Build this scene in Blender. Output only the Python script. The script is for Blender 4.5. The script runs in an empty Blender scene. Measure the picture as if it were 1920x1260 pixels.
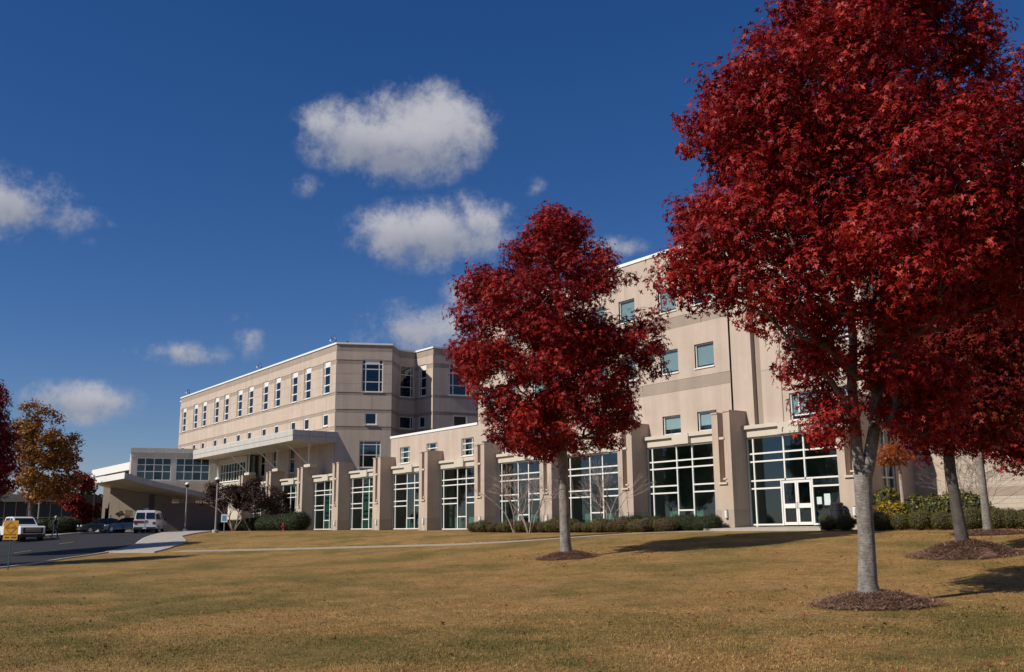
import bpy, bmesh, math, random
import numpy as np
from mathutils import Matrix, Vector

scene = bpy.context.scene
COL = scene.collection
R = math.radians

ORD = ['first', 'second', 'third', 'fourth', 'fifth', 'sixth', 'seventh', 'eighth', 'ninth', 'tenth', 'eleventh', 'twelfth', 'thirteenth', 'fourteenth', 'fifteenth', 'sixteenth', 'seventeenth', 'eighteenth', 'nineteenth', 'twentieth', 'twenty first', 'twenty second', 'twenty third', 'twenty fourth']
# ------------------------------------------------------------------ camera
# world: x runs along the main facade (+x to the right), y into the building, z up; eye level z = CZ
F_PX = 1850.0; PIT = math.atan(363 / F_PX); ROLL = 0.0086; YAW = R(35.7); CZ = 0.05
V0 = np.array([-math.cos(YAW), math.sin(YAW), 0.0]); R0 = np.array([math.sin(YAW), math.cos(YAW), 0.0]); U0 = np.array([0, 0, 1.0])
FW = V0 * math.cos(PIT) + U0 * math.sin(PIT); UP = -V0 * math.sin(PIT) + U0 * math.cos(PIT)
RT = R0 * math.cos(ROLL) - UP * math.sin(ROLL); UPR = UP * math.cos(ROLL) + R0 * math.sin(ROLL)
CAM = np.array([0, 0, CZ])
cam_d = bpy.data.cameras.new('camera'); cam = bpy.data.objects.new('camera', cam_d); COL.objects.link(cam)
cam_d.sensor_width = 36; cam_d.lens = F_PX / 1920 * 36; cam_d.clip_start = 0.1; cam_d.clip_end = 5000
m = Matrix(((RT[0], UPR[0], -FW[0], 0), (RT[1], UPR[1], -FW[1], 0), (RT[2], UPR[2], -FW[2], CZ), (0, 0, 0, 1)))
cam.matrix_world = m
scene.camera = cam
scene.render.resolution_x = 1024; scene.render.resolution_y = 672

def ray(px, py):
    d = FW * F_PX + RT * (px - 960) - UPR * (py - 630); return d / np.linalg.norm(d)
def ony(px, py, y): d = ray(px, py); return CAM + d * (y / d[1])
def onx(px, py, x): d = ray(px, py); return CAM + d * (x / d[0])
def ondepth(px, py, dep): d = ray(px, py); return CAM + d * (dep / (d @ V0))

# ------------------------------------------------------------------ sun, sky, exposure
SUN_EL = R(38); SUN_AZ = R(10)      # sun stands before the facade, ten degrees to its left
S = np.array([-math.sin(SUN_AZ) * math.cos(SUN_EL), -math.cos(SUN_AZ) * math.cos(SUN_EL), math.sin(SUN_EL)])
sun_d = bpy.data.lights.new('sun', 'SUN'); sun = bpy.data.objects.new('sun', sun_d); COL.objects.link(sun)
sun_d.energy = 4.7; sun_d.angle = R(0.5); sun_d.color = (1.0, 0.93, 0.82)
sun.rotation_euler = Vector(S).to_track_quat('Z', 'Y').to_euler(); sun.location = (0, 0, 60)
scene.view_settings.view_transform = 'Standard'; scene.view_settings.look = 'None'
scene.view_settings.exposure = 0.0; scene.view_settings.gamma = 1.0

world = bpy.data.worlds.new('World'); scene.world = world; world.use_nodes = True
WN = world.node_tree; WN.nodes.clear()
def wn(t, **k):
    n = WN.nodes.new(t)
    for a, b in k.items(): setattr(n, a, b)
    return n
def wl(a, b): WN.links.new(a, b)
sky = wn('ShaderNodeTexSky', sky_type='NISHITA', sun_disc=False)
sky.sun_elevation = SUN_EL; sky.sun_rotation = math.atan2(S[0], S[1]); sky.altitude = 0; sky.air_density = 1.0; sky.dust_density = 0.0; sky.ozone_density = 4.0
tc = wn('ShaderNodeTexCoord')
def wmath(op, a, b=None, c=None):
    n = wn('ShaderNodeMath', operation=op)
    for i, v in enumerate((a, b, c)):
        if v is None: continue
        if isinstance(v, (int, float)): n.inputs[i].default_value = v
        else: wl(v, n.inputs[i])
    return n.outputs[0]
def wdot(vec):
    n = wn('ShaderNodeVectorMath', operation='DOT_PRODUCT'); wl(tc.outputs['Generated'], n.inputs[0]); n.inputs[1].default_value = tuple(vec); return n.outputs['Value']
def wnoise(scale, detail, rough, off=0.0):
    mp = wn('ShaderNodeMapping'); mp.inputs['Location'].default_value = (off, off * .7, off * 1.3); wl(tc.outputs['Generated'], mp.inputs['Vector'])
    n = wn('ShaderNodeTexNoise'); n.inputs['Scale'].default_value = scale; n.inputs['Detail'].default_value = detail; n.inputs['Roughness'].default_value = rough
    wl(mp.outputs[0], n.inputs['Vector']); return n.outputs['Fac']
n_big = wnoise(11, 5, 0.55); n_fine = wnoise(30, 12, 0.68, 3.1)
n_wisp = wmath('ADD', wmath('MULTIPLY', wmath('SUBTRACT', n_big, 0.5), 2.4), wmath('MULTIPLY', wmath('SUBTRACT', n_fine, 0.5), 2.5))
# cumulus heaps: direction of the middle, half-width, half-height (pixels of arc), weight
CLOUDS = [(700, 265, 140, 66, 1.0), (790, 240, 140, 92, 1.05), (755, 300, 120, 56, .95), (635, 240, 85, 60, .85), (860, 255, 85, 70, .8), (815, 440, 165, 72, 1.05), (755, 440, 85, 66, .9), (890, 420, 95, 66, .85), (1010, 355, 42, 34, .5),
          (10, 380, 130, 66, 1.0), (95, 390, 95, 45, .65), (770, 622, 130, 62, .85), (900, 545, 90, 50, .6), (1160, 468, 80, 34, .6), (325, 660, 110, 26, .6), (470, 640, 36, 40, .55),
          (110, 750, 150, 42, .75), (190, 752, 80, 32, .62), (575, 350, 44, 30, .40), (445, 598, 34, 22, .45), (215, 425, 26, 22, .4), (172, 460, 34, 20, .4), (1060, 470, 60, 26, .4), (880, 190, 40, 30, .35), (1980, 250, 160, 60, .6), (-280, 560, 200, 60, .7)]
dens = None; hgt = None
for (px, py, a, b, w) in CLOUDS:
    c = ray(px, py); e1 = np.cross(c, U0); e1 /= np.linalg.norm(e1); e2 = np.cross(e1, c)
    u = wmath('MULTIPLY', wdot(e1), F_PX / a); v = wmath('MULTIPLY', wdot(e2), F_PX / b)
    r2 = wmath('ADD', wmath('MULTIPLY', u, u), wmath('MULTIPLY', v, v))
    front = wmath('GREATER_THAN', wdot(c), 0.5)
    k = wmath('MULTIPLY', wmath('MULTIPLY', wmath('MAXIMUM', wmath('SUBTRACT', 1.35, wmath('SQRT', r2)), 0.0), w), front)
    hk = wmath('MULTIPLY', k, v)
    dens = k if dens is None else wmath('MAXIMUM', dens, k)
    hgt = hk if hgt is None else wmath('ADD', hgt, hk)
field = wmath('ADD', dens, wmath('MULTIPLY', n_wisp, wmath('MINIMUM', wmath('MULTIPLY', dens, 1.6), 0.72)))
mr = wn('ShaderNodeMapRange', interpolation_type='SMOOTHSTEP'); mr.inputs['From Min'].default_value = 0.25; mr.inputs['From Max'].default_value = 1.16
mr.inputs['To Max'].default_value = 0.97; wl(field, mr.inputs['Value'])
cr = wn('ShaderNodeMapRange'); cr.inputs['From Min'].default_value = -0.8; cr.inputs['From Max'].default_value = 0.75; wl(wmath('ADD', hgt, wmath('MULTIPLY', n_wisp, 0.4)), cr.inputs['Value'])
cc = wn('ShaderNodeMix', data_type='RGBA'); wl(cr.outputs[0], cc.inputs['Factor'])
CLK = 1.0 / 0.06
cc.inputs['A'].default_value = (0.25 * CLK, 0.275 * CLK, 0.35 * CLK, 1); cc.inputs['B'].default_value = (0.50 * CLK, 0.50 * CLK, 0.545 * CLK, 1)  # cloud undersides greyer, tops paler: their shading is put into the colour
tn = wn('ShaderNodeMix', data_type='RGBA', blend_type='MULTIPLY'); tn.inputs['Factor'].default_value = 1.0; wl(sky.outputs[0], tn.inputs['A']); tn.inputs['B'].default_value = (1.0, 0.97, 1.16, 1)
hs = wn('ShaderNodeHueSaturation'); hs.inputs['Saturation'].default_value = 1.22; hs.inputs['Value'].default_value = 1.05; wl(tn.outputs['Result'], hs.inputs['Color'])
mx = wn('ShaderNodeMix', data_type='RGBA'); wl(mr.outputs[0], mx.inputs['Factor']); wl(hs.outputs[0], mx.inputs['A']); wl(cc.outputs['Result'], mx.inputs['B'])
bg = wn('ShaderNodeBackground'); bg.inputs['Strength'].default_value = 0.06; wl(mx.outputs['Result'], bg.inputs['Color'])
wo = wn('ShaderNodeOutputWorld'); wl(bg.outputs[0], wo.inputs['Surface'])

# ------------------------------------------------------------------ terrain
_KY = np.array([-400, -60, 0, 10, 17.4, 25, 27.4, 32, 36.7, 40, 46, 60, 3000.]); _KZ = np.array([-1.9, -1.75, -1.65, -1.55, -1.34, -.9, -.68, -.35, -.14, -.04, .1, .18, .2])
_KX = np.array([-3000, 50, 60, 75, 92, 120, 200, 4000.]); _KS = np.array([0, 0, 2, 9, 17, 24, 34, 34.])
def gz(x, y):
    x = np.asarray(x, float); y = np.asarray(y, float)
    acc = 0
    for d in (-3, -1.5, 0, 1.5, 3):
        s = (np.interp(-x - 4, _KX, _KS) + np.interp(-x, _KX, _KS) + np.interp(-x + 4, _KX, _KS)) / 3
        acc = acc + np.interp(y + s + d, _KY, _KZ)
    return acc / 5
def G(x, y): return float(gz(x, y))
def ong(px, py):
    d = ray(px, py); ts = np.linspace(3, 260, 9000); P = CAM + ts[:, None] * d
    hit = P[:, 2] <= gz(P[:, 0], P[:, 1]); i = int(np.argmax(hit)); return P[i] if hit[i] else None
def gd(px, dep):        # a point on the ground straight below pixel column px at depth dep
    d = ray(px, 990); t = dep / (d @ V0); x, y = d[0] * t, d[1] * t; return np.array([x, y, G(x, y)])

# ------------------------------------------------------------------ materials
MATS = {}
def mat(name, col, rough=0.7, metal=0.0, spec=0.5, var=0.0, vscale=3.0, bump=0.0, bscale=40.0, streak=0.0, col2=None, emit=None, coat=0.0):
    if name in MATS: return MATS[name]
    M = bpy.data.materials.new(name); M.use_nodes = True; nt = M.node_tree; b = nt.nodes['Principled BSDF']
    b.inputs['Roughness'].default_value = rough; b.inputs['Metallic'].default_value = metal; b.inputs['Specular IOR Level'].default_value = spec
    b.inputs['Base Color'].default_value = (*col, 1)
    if coat: b.inputs['Coat Weight'].default_value = coat; b.inputs['Coat Roughness'].default_value = 0.06
    L = nt.links.new
    t = nt.nodes.new('ShaderNodeTexCoord')
    cur = None
    if var or col2 is not None:
        n = nt.nodes.new('ShaderNodeTexNoise'); n.inputs['Scale'].default_value = vscale; n.inputs['Detail'].default_value = 8; n.inputs['Roughness'].default_value = 0.65; L(t.outputs['Object'], n.inputs['Vector'])
        mr_ = nt.nodes.new('ShaderNodeMapRange'); mr_.inputs['From Min'].default_value = 0.3; mr_.inputs['From Max'].default_value = 0.7; L(n.outputs['Fac'], mr_.inputs['Value'])
        mx_ = nt.nodes.new('ShaderNodeMix'); mx_.data_type = 'RGBA'; L(mr_.outputs[0], mx_.inputs['Factor'])
        c2 = col2 if col2 is not None else tuple(min(1, c * (1 + var)) for c in col); c1 = col if col2 is not None else tuple(c * (1 - var) for c in col)
        mx_.inputs['A'].default_value = (*c1, 1); mx_.inputs['B'].default_value = (*c2, 1); cur = mx_.outputs['Result']
    if streak:
        mp = nt.nodes.new('ShaderNodeMapping'); mp.inputs['Scale'].default_value = (1.6, 1.6, 0.12); L(t.outputs['Object'], mp.inputs['Vector'])
        n = nt.nodes.new('ShaderNodeTexNoise'); n.inputs['Scale'].default_value = 1.3; n.inputs['Detail'].default_value = 6; L(mp.outputs[0], n.inputs['Vector'])
        mr_ = nt.nodes.new('ShaderNodeMapRange'); mr_.inputs['From Min'].default_value = 0.35; mr_.inputs['From Max'].default_value = 0.75; mr_.inputs['To Min'].default_value = 1.0; mr_.inputs['To Max'].default_value = 1 - streak; L(n.outputs['Fac'], mr_.inputs['Value'])
        mx_ = nt.nodes.new('ShaderNodeMix'); mx_.data_type = 'RGBA'; mx_.blend_type = 'MULTIPLY'; mx_.inputs['Factor'].default_value = 1
        if cur: L(cur, mx_.inputs['A'])
        else: mx_.inputs['A'].default_value = (*col, 1)
        L(mr_.outputs[0], mx_.inputs['B']); cur = mx_.outputs['Result']
    if cur: L(cur, b.inputs['Base Color'])
    if bump:
        n = nt.nodes.new('ShaderNodeTexNoise'); n.inputs['Scale'].default_value = bscale; n.inputs['Detail'].default_value = 4; L(t.outputs['Object'], n.inputs['Vector'])
        bp = nt.nodes.new('ShaderNodeBump'); bp.inputs['Strength'].default_value = bump; bp.inputs['Distance'].default_value = 0.02; L(n.outputs['Fac'], bp.inputs['Height']); L(bp.outputs[0], b.inputs['Normal'])
    if emit: b.inputs['Emission Color'].default_value = (*emit[0], 1); b.inputs['Emission Strength'].default_value = emit[1]
    MATS[name] = M; return M

STUC = mat('stucco_light', (.52, .423, .342), .9, var=.07, vscale=.7, bump=.25, bscale=60, streak=.16)
BAND = mat('stucco_band', (.355, .285, .225), .9, var=.07, vscale=.8, bump=.25, bscale=60, streak=.16)
STUP = mat('stucco_pier', (.505, .405, .32), .9, var=.07, vscale=.9, bump=.25, bscale=60, streak=.16)
PLIN = mat('stucco_plinth', (.40, .33, .265), .9, var=.06, vscale=1.2, bump=.25, bscale=60, streak=.1)
TRIM = mat('cream_trim', (.585, .53, .435), .7, var=.03, streak=.08)
WHITE = mat('white_metal', (.78, .77, .72), .4, var=.02, streak=.05)
CAPM = mat('white_coping', (.82, .81, .77), .45)
PANEL = mat('fascia_panel', (.55, .525, .47), .55, var=.05, vscale=.9, streak=.18)
SOFF = mat('soffit', (.56, .51, .40), .8, var=.04)
ROOFM = mat('roof_membrane', (.45, .43, .40), .9, var=.1)
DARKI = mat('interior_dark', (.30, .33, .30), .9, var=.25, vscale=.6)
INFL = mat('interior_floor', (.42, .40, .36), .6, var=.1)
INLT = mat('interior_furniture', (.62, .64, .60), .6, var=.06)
BRICK = None
CONC = mat('concrete', (.40, .36, .305), .9, var=.09, vscale=1.3, bump=.3, bscale=50)
KERB = mat('kerb_concrete', (.50, .46, .40), .9, var=.1, vscale=2, bump=.3)
ASPH = mat('asphalt', (.026, .026, .030), .85, var=.25, vscale=.5, bump=.4, bscale=90, spec=.3)
YELP = mat('road_paint_yellow', (.42, .30, .08), .8, var=.2, vscale=6)
BLACK = mat('black_plastic', (.02, .02, .022), .5)
RUBBER = mat('rubber', (.018, .018, .018), .85)
CHROME = mat('chrome', (.6, .6, .6), .2, metal=1)
POLEM = mat('pole_grey', (.33, .31, .29), .5, var=.08)
BLUEST = mat('lamp_pole_blue', (.05, .07, .11), .4)
LAMPW = mat('lamp_white', (.8, .8, .78), .3)
TEALB = mat('window_blind', (.25, .305, .315), .55, var=.06, vscale=1.5)

def glass_mat(name, tint, refl=(.8, .9, .95), base=0.06):
    M = bpy.data.materials.new(name); M.use_nodes = True; nt = M.node_tree; nt.nodes.clear(); L = nt.links.new
    o = nt.nodes.new('ShaderNodeOutputMaterial'); mx_ = nt.nodes.new('ShaderNodeMixShader'); tr = nt.nodes.new('ShaderNodeBsdfTransparent'); gl = nt.nodes.new('ShaderNodeBsdfGlossy'); fr = nt.nodes.new('ShaderNodeFresnel')
    tr.inputs['Color'].default_value = (*tint, 1); gl.inputs['Color'].default_value = (*refl, 1); gl.inputs['Roughness'].default_value = .02; fr.inputs['IOR'].default_value = 1.55
    tcn = nt.nodes.new('ShaderNodeTexCoord'); nz = nt.nodes.new('ShaderNodeTexNoise'); nz.inputs['Scale'].default_value = .9; nz.inputs['Detail'].default_value = 2; L(tcn.outputs['Object'], nz.inputs['Vector'])
    bp = nt.nodes.new('ShaderNodeBump'); bp.inputs['Strength'].default_value = .12; bp.inputs['Distance'].default_value = .05; L(nz.outputs['Fac'], bp.inputs['Height']); L(bp.outputs[0], gl.inputs['Normal'])
    ad = nt.nodes.new('ShaderNodeMath'); ad.operation = 'ADD'; ad.inputs[1].default_value = base; L(fr.outputs[0], ad.inputs[0])
    ge = nt.nodes.new('ShaderNodeNewGeometry'); sb_ = nt.nodes.new('ShaderNodeMath'); sb_.operation = 'SUBTRACT'; sb_.inputs[0].default_value = 1.0; L(ge.outputs['Backfacing'], sb_.inputs[1]); ml = nt.nodes.new('ShaderNodeMath'); ml.operation = 'MULTIPLY'; L(ad.outputs[0], ml.inputs[0]); L(sb_.outputs[0], ml.inputs[1])     # a pane reflects once, at its outer face
    L(ml.outputs[0], mx_.inputs[0]); L(tr.outputs[0], mx_.inputs[1]); L(gl.outputs[0], mx_.inputs[2]); L(mx_.outputs[0], o.inputs['Surface'])
    MATS[name] = M; return M
GLASS = glass_mat('glass_teal', (.50, .66, .62), base=.06)
GLASSC = glass_mat('glass_clear', (.90, .95, .95), base=.03)
GLASSD = glass_mat('glass_dark', (.30, .37, .38), base=.03)
CARGL = mat('car_glass', (.012, .016, .02), .05, spec=.8)

# ------------------------------------------------------------------ mesh helpers
class Frame:        # local (u along, n outward, z) -> world
    def __init__(s, o, u, n=None):
        s.o = np.array([o[0], o[1], o[2] if len(o) > 2 else 0.0], float); u = np.array([u[0], u[1], 0.0]); s.u = u / np.linalg.norm(u)
        s.n = np.array([s.u[1], -s.u[0], 0.0]) if n is None else np.array([n[0], n[1], 0.0])
    def __call__(s, p): return s.o + s.u * p[0] + s.n * p[1] + U0 * p[2]
    def rz(s): return math.atan2(s.u[1], s.u[0])
WORLD = Frame((0, 0, 0), (1, 0), (0, 1))
def FX(y): return Frame((0, y, 0), (1, 0))      # facade plane facing -y: n is outward (towards -y)

class MB:
    def __init__(s, fr=None): s.v = []; s.f = []; s.m = []; s.fr = fr or WORLD; s.cm = 0
    def add(s, vs, fs):
        b = len(s.v); s.v += [tuple(s.fr(p)) for p in vs]; s.f += [tuple(i + b for i in f) for f in fs]; s.m += [s.cm] * len(fs); return s
    def box(s, x0, x1, y0, y1, z0, z1):
        vs = [(x, y, z) for z in (z0, z1) for y in (y0, y1) for x in (x0, x1)]
        return s.add(vs, [(0, 2, 3, 1), (4, 5, 7, 6), (0, 1, 5, 4), (2, 6, 7, 3), (0, 4, 6, 2), (1, 3, 7, 5)])
    def tube(s, pts, rad, n=8, cap=True):
        P = [np.array(p, float) for p in pts]; rad = rad if hasattr(rad, '__len__') else [rad] * len(P); vs = []; fs = []
        ref = np.array([0.31, 0.77, 0.55])
        for i, p in enumerate(P):
            d = P[min(i + 1, len(P) - 1)] - P[max(i - 1, 0)]; d = d / (np.linalg.norm(d) + 1e-9)
            a = np.cross(d, ref if abs(d @ ref) < .95 else np.array([1., 0, 0])); a /= np.linalg.norm(a); b = np.cross(d, a)
            for k in range(n): t = 2 * math.pi * k / n; vs.append(p + rad[i] * (math.cos(t) * a + math.sin(t) * b))
        for i in range(len(P) - 1):
            for k in range(n): fs.append((i * n + k, i * n + (k + 1) % n, (i + 1) * n + (k + 1) % n, (i + 1) * n + k))
        if cap: fs.append(tuple(range(n - 1, -1, -1))); fs.append(tuple((len(P) - 1) * n + k for k in range(n)))
        return s.add(vs, fs)
    def lathe(s, c, prof, n=14):
        vs = []; fs = []
        for (r, z) in prof:
            for k in range(n): t = 2 * math.pi * k / n; vs.append((c[0] + r * math.cos(t), c[1] + r * math.sin(t), c[2] + z))
        for i in range(len(prof) - 1):
            for k in range(n): fs.append((i * n + k, i * n + (k + 1) % n, (i + 1) * n + (k + 1) % n, (i + 1) * n + k))
        fs.append(tuple(range(n - 1, -1, -1))); fs.append(tuple((len(prof) - 1) * n + k for k in range(n)))
        return s.add(vs, fs)
    def prism(s, poly, a0, a1, axis=1):     # poly of (p,q) extruded along axis
        def pt(p, q, a): return {0: (a, p, q), 1: (p, a, q), 2: (p, q, a)}[axis]
        n = len(poly); vs = [pt(p, q, a0) for p, q in poly] + [pt(p, q, a1) for p, q in poly]
        fs = [tuple(range(n)), tuple(range(2 * n - 1, n - 1, -1))] + [(i, (i + 1) % n, n + (i + 1) % n, n + i) for i in range(n)]
        return s.add(vs, fs)
    def wall(s, u0, u1, z0, z1, holes, n=0.0, depth=.18):   # front sheet with openings and reveals (local u, z; outward n)
        us = sorted({u0, u1, *[min(max(h[i], u0), u1) for h in holes for i in (0, 1)]}); zs = sorted({z0, z1, *[min(max(h[i], z0), z1) for h in holes for i in (2, 3)]})
        for a, b in zip(us, us[1:]):
            for c, d in zip(zs, zs[1:]):
                uu, zz = (a + b) / 2, (c + d) / 2
                if any(h[0] < uu < h[1] and h[2] < zz < h[3] for h in holes): continue
                s.add([(a, n, c), (b, n, c), (b, n, d), (a, n, d)], [(0, 1, 2, 3)])
        for h in holes:
            a, b, c, d = max(h[0], u0), min(h[1], u1), max(h[2], z0), min(h[3], z1)
            if a >= b or c >= d: continue
            m_ = n - depth
            s.add([(a, n, c), (a, m_, c), (a, m_, d), (a, n, d)], [(0, 1, 2, 3)]); s.add([(b, n, c), (b, n, d), (b, m_, d), (b, m_, c)], [(0, 1, 2, 3)])
            if h[2] >= z0: s.add([(a, n, c), (b, n, c), (b, m_, c), (a, m_, c)], [(0, 1, 2, 3)])
            if h[3] <= z1: s.add([(a, n, d), (a, m_, d), (b, m_, d), (b, n, d)], [(0, 1, 2, 3)])
        return s
    def build(s, name, mt, parent=None, smooth=False, bevel=0.0):
        o0 = np.array(ROOTLOC.get(parent.name, (0, 0, 0))) if parent else np.zeros(3)
        me = bpy.data.meshes.new(name); V = [tuple(np.array(p) - o0) for p in s.v]; me.from_pydata(V, [], s.f)
        for mm in (mt if isinstance(mt, (list, tuple)) else [mt]): me.materials.append(mm)
        if isinstance(mt, (list, tuple)): me.polygons.foreach_set('material_index', s.m)
        bm = bmesh.new(); bm.from_mesh(me); bmesh.ops.recalc_face_normals(bm, faces=bm.faces)
        if bevel: bmesh.ops.bevel(bm, geom=[e for e in bm.edges if len(e.link_faces) == 2 and e.calc_face_angle(0) > .5], offset=bevel, segments=2, affect='EDGES', clamp_overlap=True)
        bm.to_mesh(me); bm.free()
        if smooth:
            me.polygons.foreach_set('use_smooth', [True] * len(me.polygons))
            try: me.set_sharp_from_angle(angle=R(40))
            except Exception: pass
        return link(name, me, parent)
ROOTLOC = {}
def link(name, me, parent=None):
    o = bpy.data.objects.new(name, me); COL.objects.link(o)
    if parent: o.parent = parent; ROOTLOC[o.name] = ROOTLOC.get(parent.name, (0, 0, 0))
    return o
def thing(name, label, cat, loc, group=None):
    o = bpy.data.objects.new(name, None); COL.objects.link(o); o.location = loc; o.empty_display_size = .3
    ROOTLOC[o.name] = tuple(float(c) for c in loc); return tag(o, label, cat, group)
def tag(o, label=None, cat=None, group=None, kind=None):
    if label: o['label'] = label
    if cat: o['category'] = cat
    if group: o['group'] = group
    if kind: o['kind'] = kind
    return o
def settle(o):      # moves a one-mesh thing's origin to its base
    me = o.data; c = np.empty(len(me.vertices) * 3); me.vertices.foreach_get('co', c); c = c.reshape(-1, 3); b = np.array([c[:, 0].mean(), c[:, 1].mean(), c[:, 2].min()])
    me.vertices.foreach_set('co', (c - b).ravel()); o.location = Vector(b) + o.location; me.update(); return o
BOXES = {}
def piece(name, fr, u0, u1, n0, n1, z0, z1, mt, parent):        # box piece sharing mesh data between equal sizes
    w, d, h = round(u1 - u0, 3), round(n1 - n0, 3), round(z1 - z0, 3); key = (name, w, d, h, mt.name)
    if key not in BOXES:
        mb = MB().box(-w / 2, w / 2, -d / 2, d / 2, -h / 2, h / 2); me = bpy.data.meshes.new(name); me.from_pydata(mb.v, [], mb.f); me.materials.append(mt); BOXES[key] = me
    o = link(name, BOXES[key], parent); p = fr(((u0 + u1) / 2, (n0 + n1) / 2, (z0 + z1) / 2)) - np.array(ROOTLOC.get(parent.name, (0, 0, 0))); o.location = p; o.rotation_euler = (0, 0, fr.rz()); return o
def window(fr, u0, u1, z0, z1, parent, us=(), zs=(), n=-.10, bar=.07, mt=WHITE, glass=None, blind=None, skip=None, sill=True, kinds=None, name='window'):
    """frame mesh with panes as sub-parts; us / zs are inner mullion positions"""
    mb = MB(fr); d = .10
    mb.box(u0, u0 + bar, n - d, n, z0, z1); mb.box(u1 - bar, u1, n - d, n, z0, z1); mb.box(u0 + bar, u1 - bar, n - d, n, z0, z0 + bar); mb.box(u0 + bar, u1 - bar, n - d, n, z1 - bar, z1)
    U = [u0 + bar / 2, *us, u1 - bar / 2]; Z = [z0 + bar / 2, *zs, z1 - bar / 2]
    for u in us: mb.box(u - bar / 2, u + bar / 2, n - d, n + .003, z0 + bar, z1 - bar)
    for z in zs:
        for a, b in zip(U, U[1:]): mb.box(a + bar / 2, b - bar / 2, n - d, n - .003, z - bar / 2, z + bar / 2)
    if sill: mb.box(u0 - .04, u1 + .04, n + .003, n + .16, z0 - .06, z0 - .002)
    w = mb.build(name, mt, parent)
    i = 0
    for a, b in zip(U, U[1:]):
        for c, e in zip(Z, Z[1:]):
            g = glass or GLASSD
            if kinds: g = kinds[i % len(kinds)]
            i += 1
            piece('pane', fr, a + bar / 2 - .01, b - bar / 2 + .01, n - .07, n - .055, c + bar / 2 - .01, e - bar / 2 + .01, g, w)
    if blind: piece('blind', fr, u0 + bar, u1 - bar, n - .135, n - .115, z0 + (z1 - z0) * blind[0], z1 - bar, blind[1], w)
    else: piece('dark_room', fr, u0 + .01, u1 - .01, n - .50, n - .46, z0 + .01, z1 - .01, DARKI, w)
    return w
#--TERRAIN--
# ------------------------------------------------------------------ ground, road, paths
GRID = 1.5
def grid_lines(a, b, fine0, fine1, step, far):
    L = list(np.arange(fine0, fine1 + .01, step)); s = step * 2; x = fine0
    while x > a: x -= s; s *= 1.5; L.append(x)
    s = step * 2; x = fine1
    while x < b: x += s; s *= 1.5; L.append(x)
    return np.array(sorted(L))
def lawn_material(name='dormant_lawn', blades=False):
    M = bpy.data.materials.new(name); M.use_nodes = True; nt = M.node_tree; L = nt.links.new; b = nt.nodes['Principled BSDF']; b.inputs['Roughness'].default_value = .95; b.inputs['Specular IOR Level'].default_value = .1
    t = nt.nodes.new('ShaderNodeTexCoord')
    def nz(sc, det, ro=.6, mp=None):
        n = nt.nodes.new('ShaderNodeTexNoise'); n.inputs['Scale'].default_value = sc; n.inputs['Detail'].default_value = det; n.inputs['Roughness'].default_value = ro
        if mp: q = nt.nodes.new('ShaderNodeMapping'); q.inputs['Scale'].default_value = mp; L(t.outputs['Object'], q.inputs['Vector']); L(q.outputs[0], n.inputs['Vector'])
        else: L(t.outputs['Object'], n.inputs['Vector'])
        return n.outputs['Fac']
    def rng(v, a, c, to0=0, to1=1):
        r = nt.nodes.new('ShaderNodeMapRange'); r.inputs['From Min'].default_value = a; r.inputs['From Max'].default_value = c; r.inputs['To Min'].default_value = to0; r.inputs['To Max'].default_value = to1; L(v, r.inputs['Value']); return r.outputs[0]
    def mixc(f, a, c, mode='MIX'):
        x = nt.nodes.new('ShaderNodeMix'); x.data_type = 'RGBA'; x.blend_type = mode
        for s, v in (('Factor', f), ('A', a), ('B', c)):
            if isinstance(v, tuple): x.inputs[s].default_value = (*v, 1)
            elif isinstance(v, (int, float)): x.inputs[s].default_value = v
            else: L(v, x.inputs[s])
        return x.outputs['Result']
    patch = nz(.22, 5, .62); mid = nz(1.1, 6, .7); fine = nz(22, 6, .75)
    c = mixc(rng(mid, .35, .68), (.285, .166, .056), (.385, .236, .092))
    g = nt.nodes.new('ShaderNodeMath'); g.operation = 'ADD'; L(rng(patch, .45, .62, 0, .74), g.inputs[0]); L(rng(nz(.9, 6, .72), .47, .68, 0, .55), g.inputs[1]); g.use_clamp = True
    c = mixc(g.outputs[0], c, (.155, .122, .036))
    if blades:
        at_ = nt.nodes.new('ShaderNodeAttribute'); at_.attribute_name = 'tint'; c = mixc(1.0, c, rng(at_.outputs['Fac'], 0, 1, .42, 1.75), 'MULTIPLY'); L(c, b.inputs['Base Color']); return M
    c = mixc(1.0, c, rng(fine, .28, .72, .5, 1.4), 'MULTIPLY'); c = mixc(1.0, c, rng(nz(5.5, 6, .8), .32, .68, .62, 1.32), 'MULTIPLY')
    L(c, b.inputs['Base Color'])
    bp = nt.nodes.new('ShaderNodeBump'); bp.inputs['Strength'].default_value = .9; bp.inputs['Distance'].default_value = .03; L(fine, bp.inputs['Height']); L(bp.outputs[0], b.inputs['Normal'])
    return M
LAWN = lawn_material()
gx = grid_lines(-1800, 1500, -159, 21, GRID, 0); gy = grid_lines(-1500, 1800, -10.5, 60, GRID, 0)
X, Y = np.meshgrid(gx, gy); Zg = gz(X, Y); nx, ny = len(gx), len(gy)
me = bpy.data.meshes.new('ground'); idx = np.arange(nx * ny).reshape(ny, nx)
me.from_pydata(np.stack([X, Y, Zg], -1).reshape(-1, 3).tolist(), [], np.stack([idx[:-1, :-1], idx[:-1, 1:], idx[1:, 1:], idx[1:, :-1]], -1).reshape(-1, 4).tolist())
me.materials.append(LAWN); me.polygons.foreach_set('use_smooth', [True] * len(me.polygons)); ground = link('ground', me); tag(ground, kind='structure')

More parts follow.
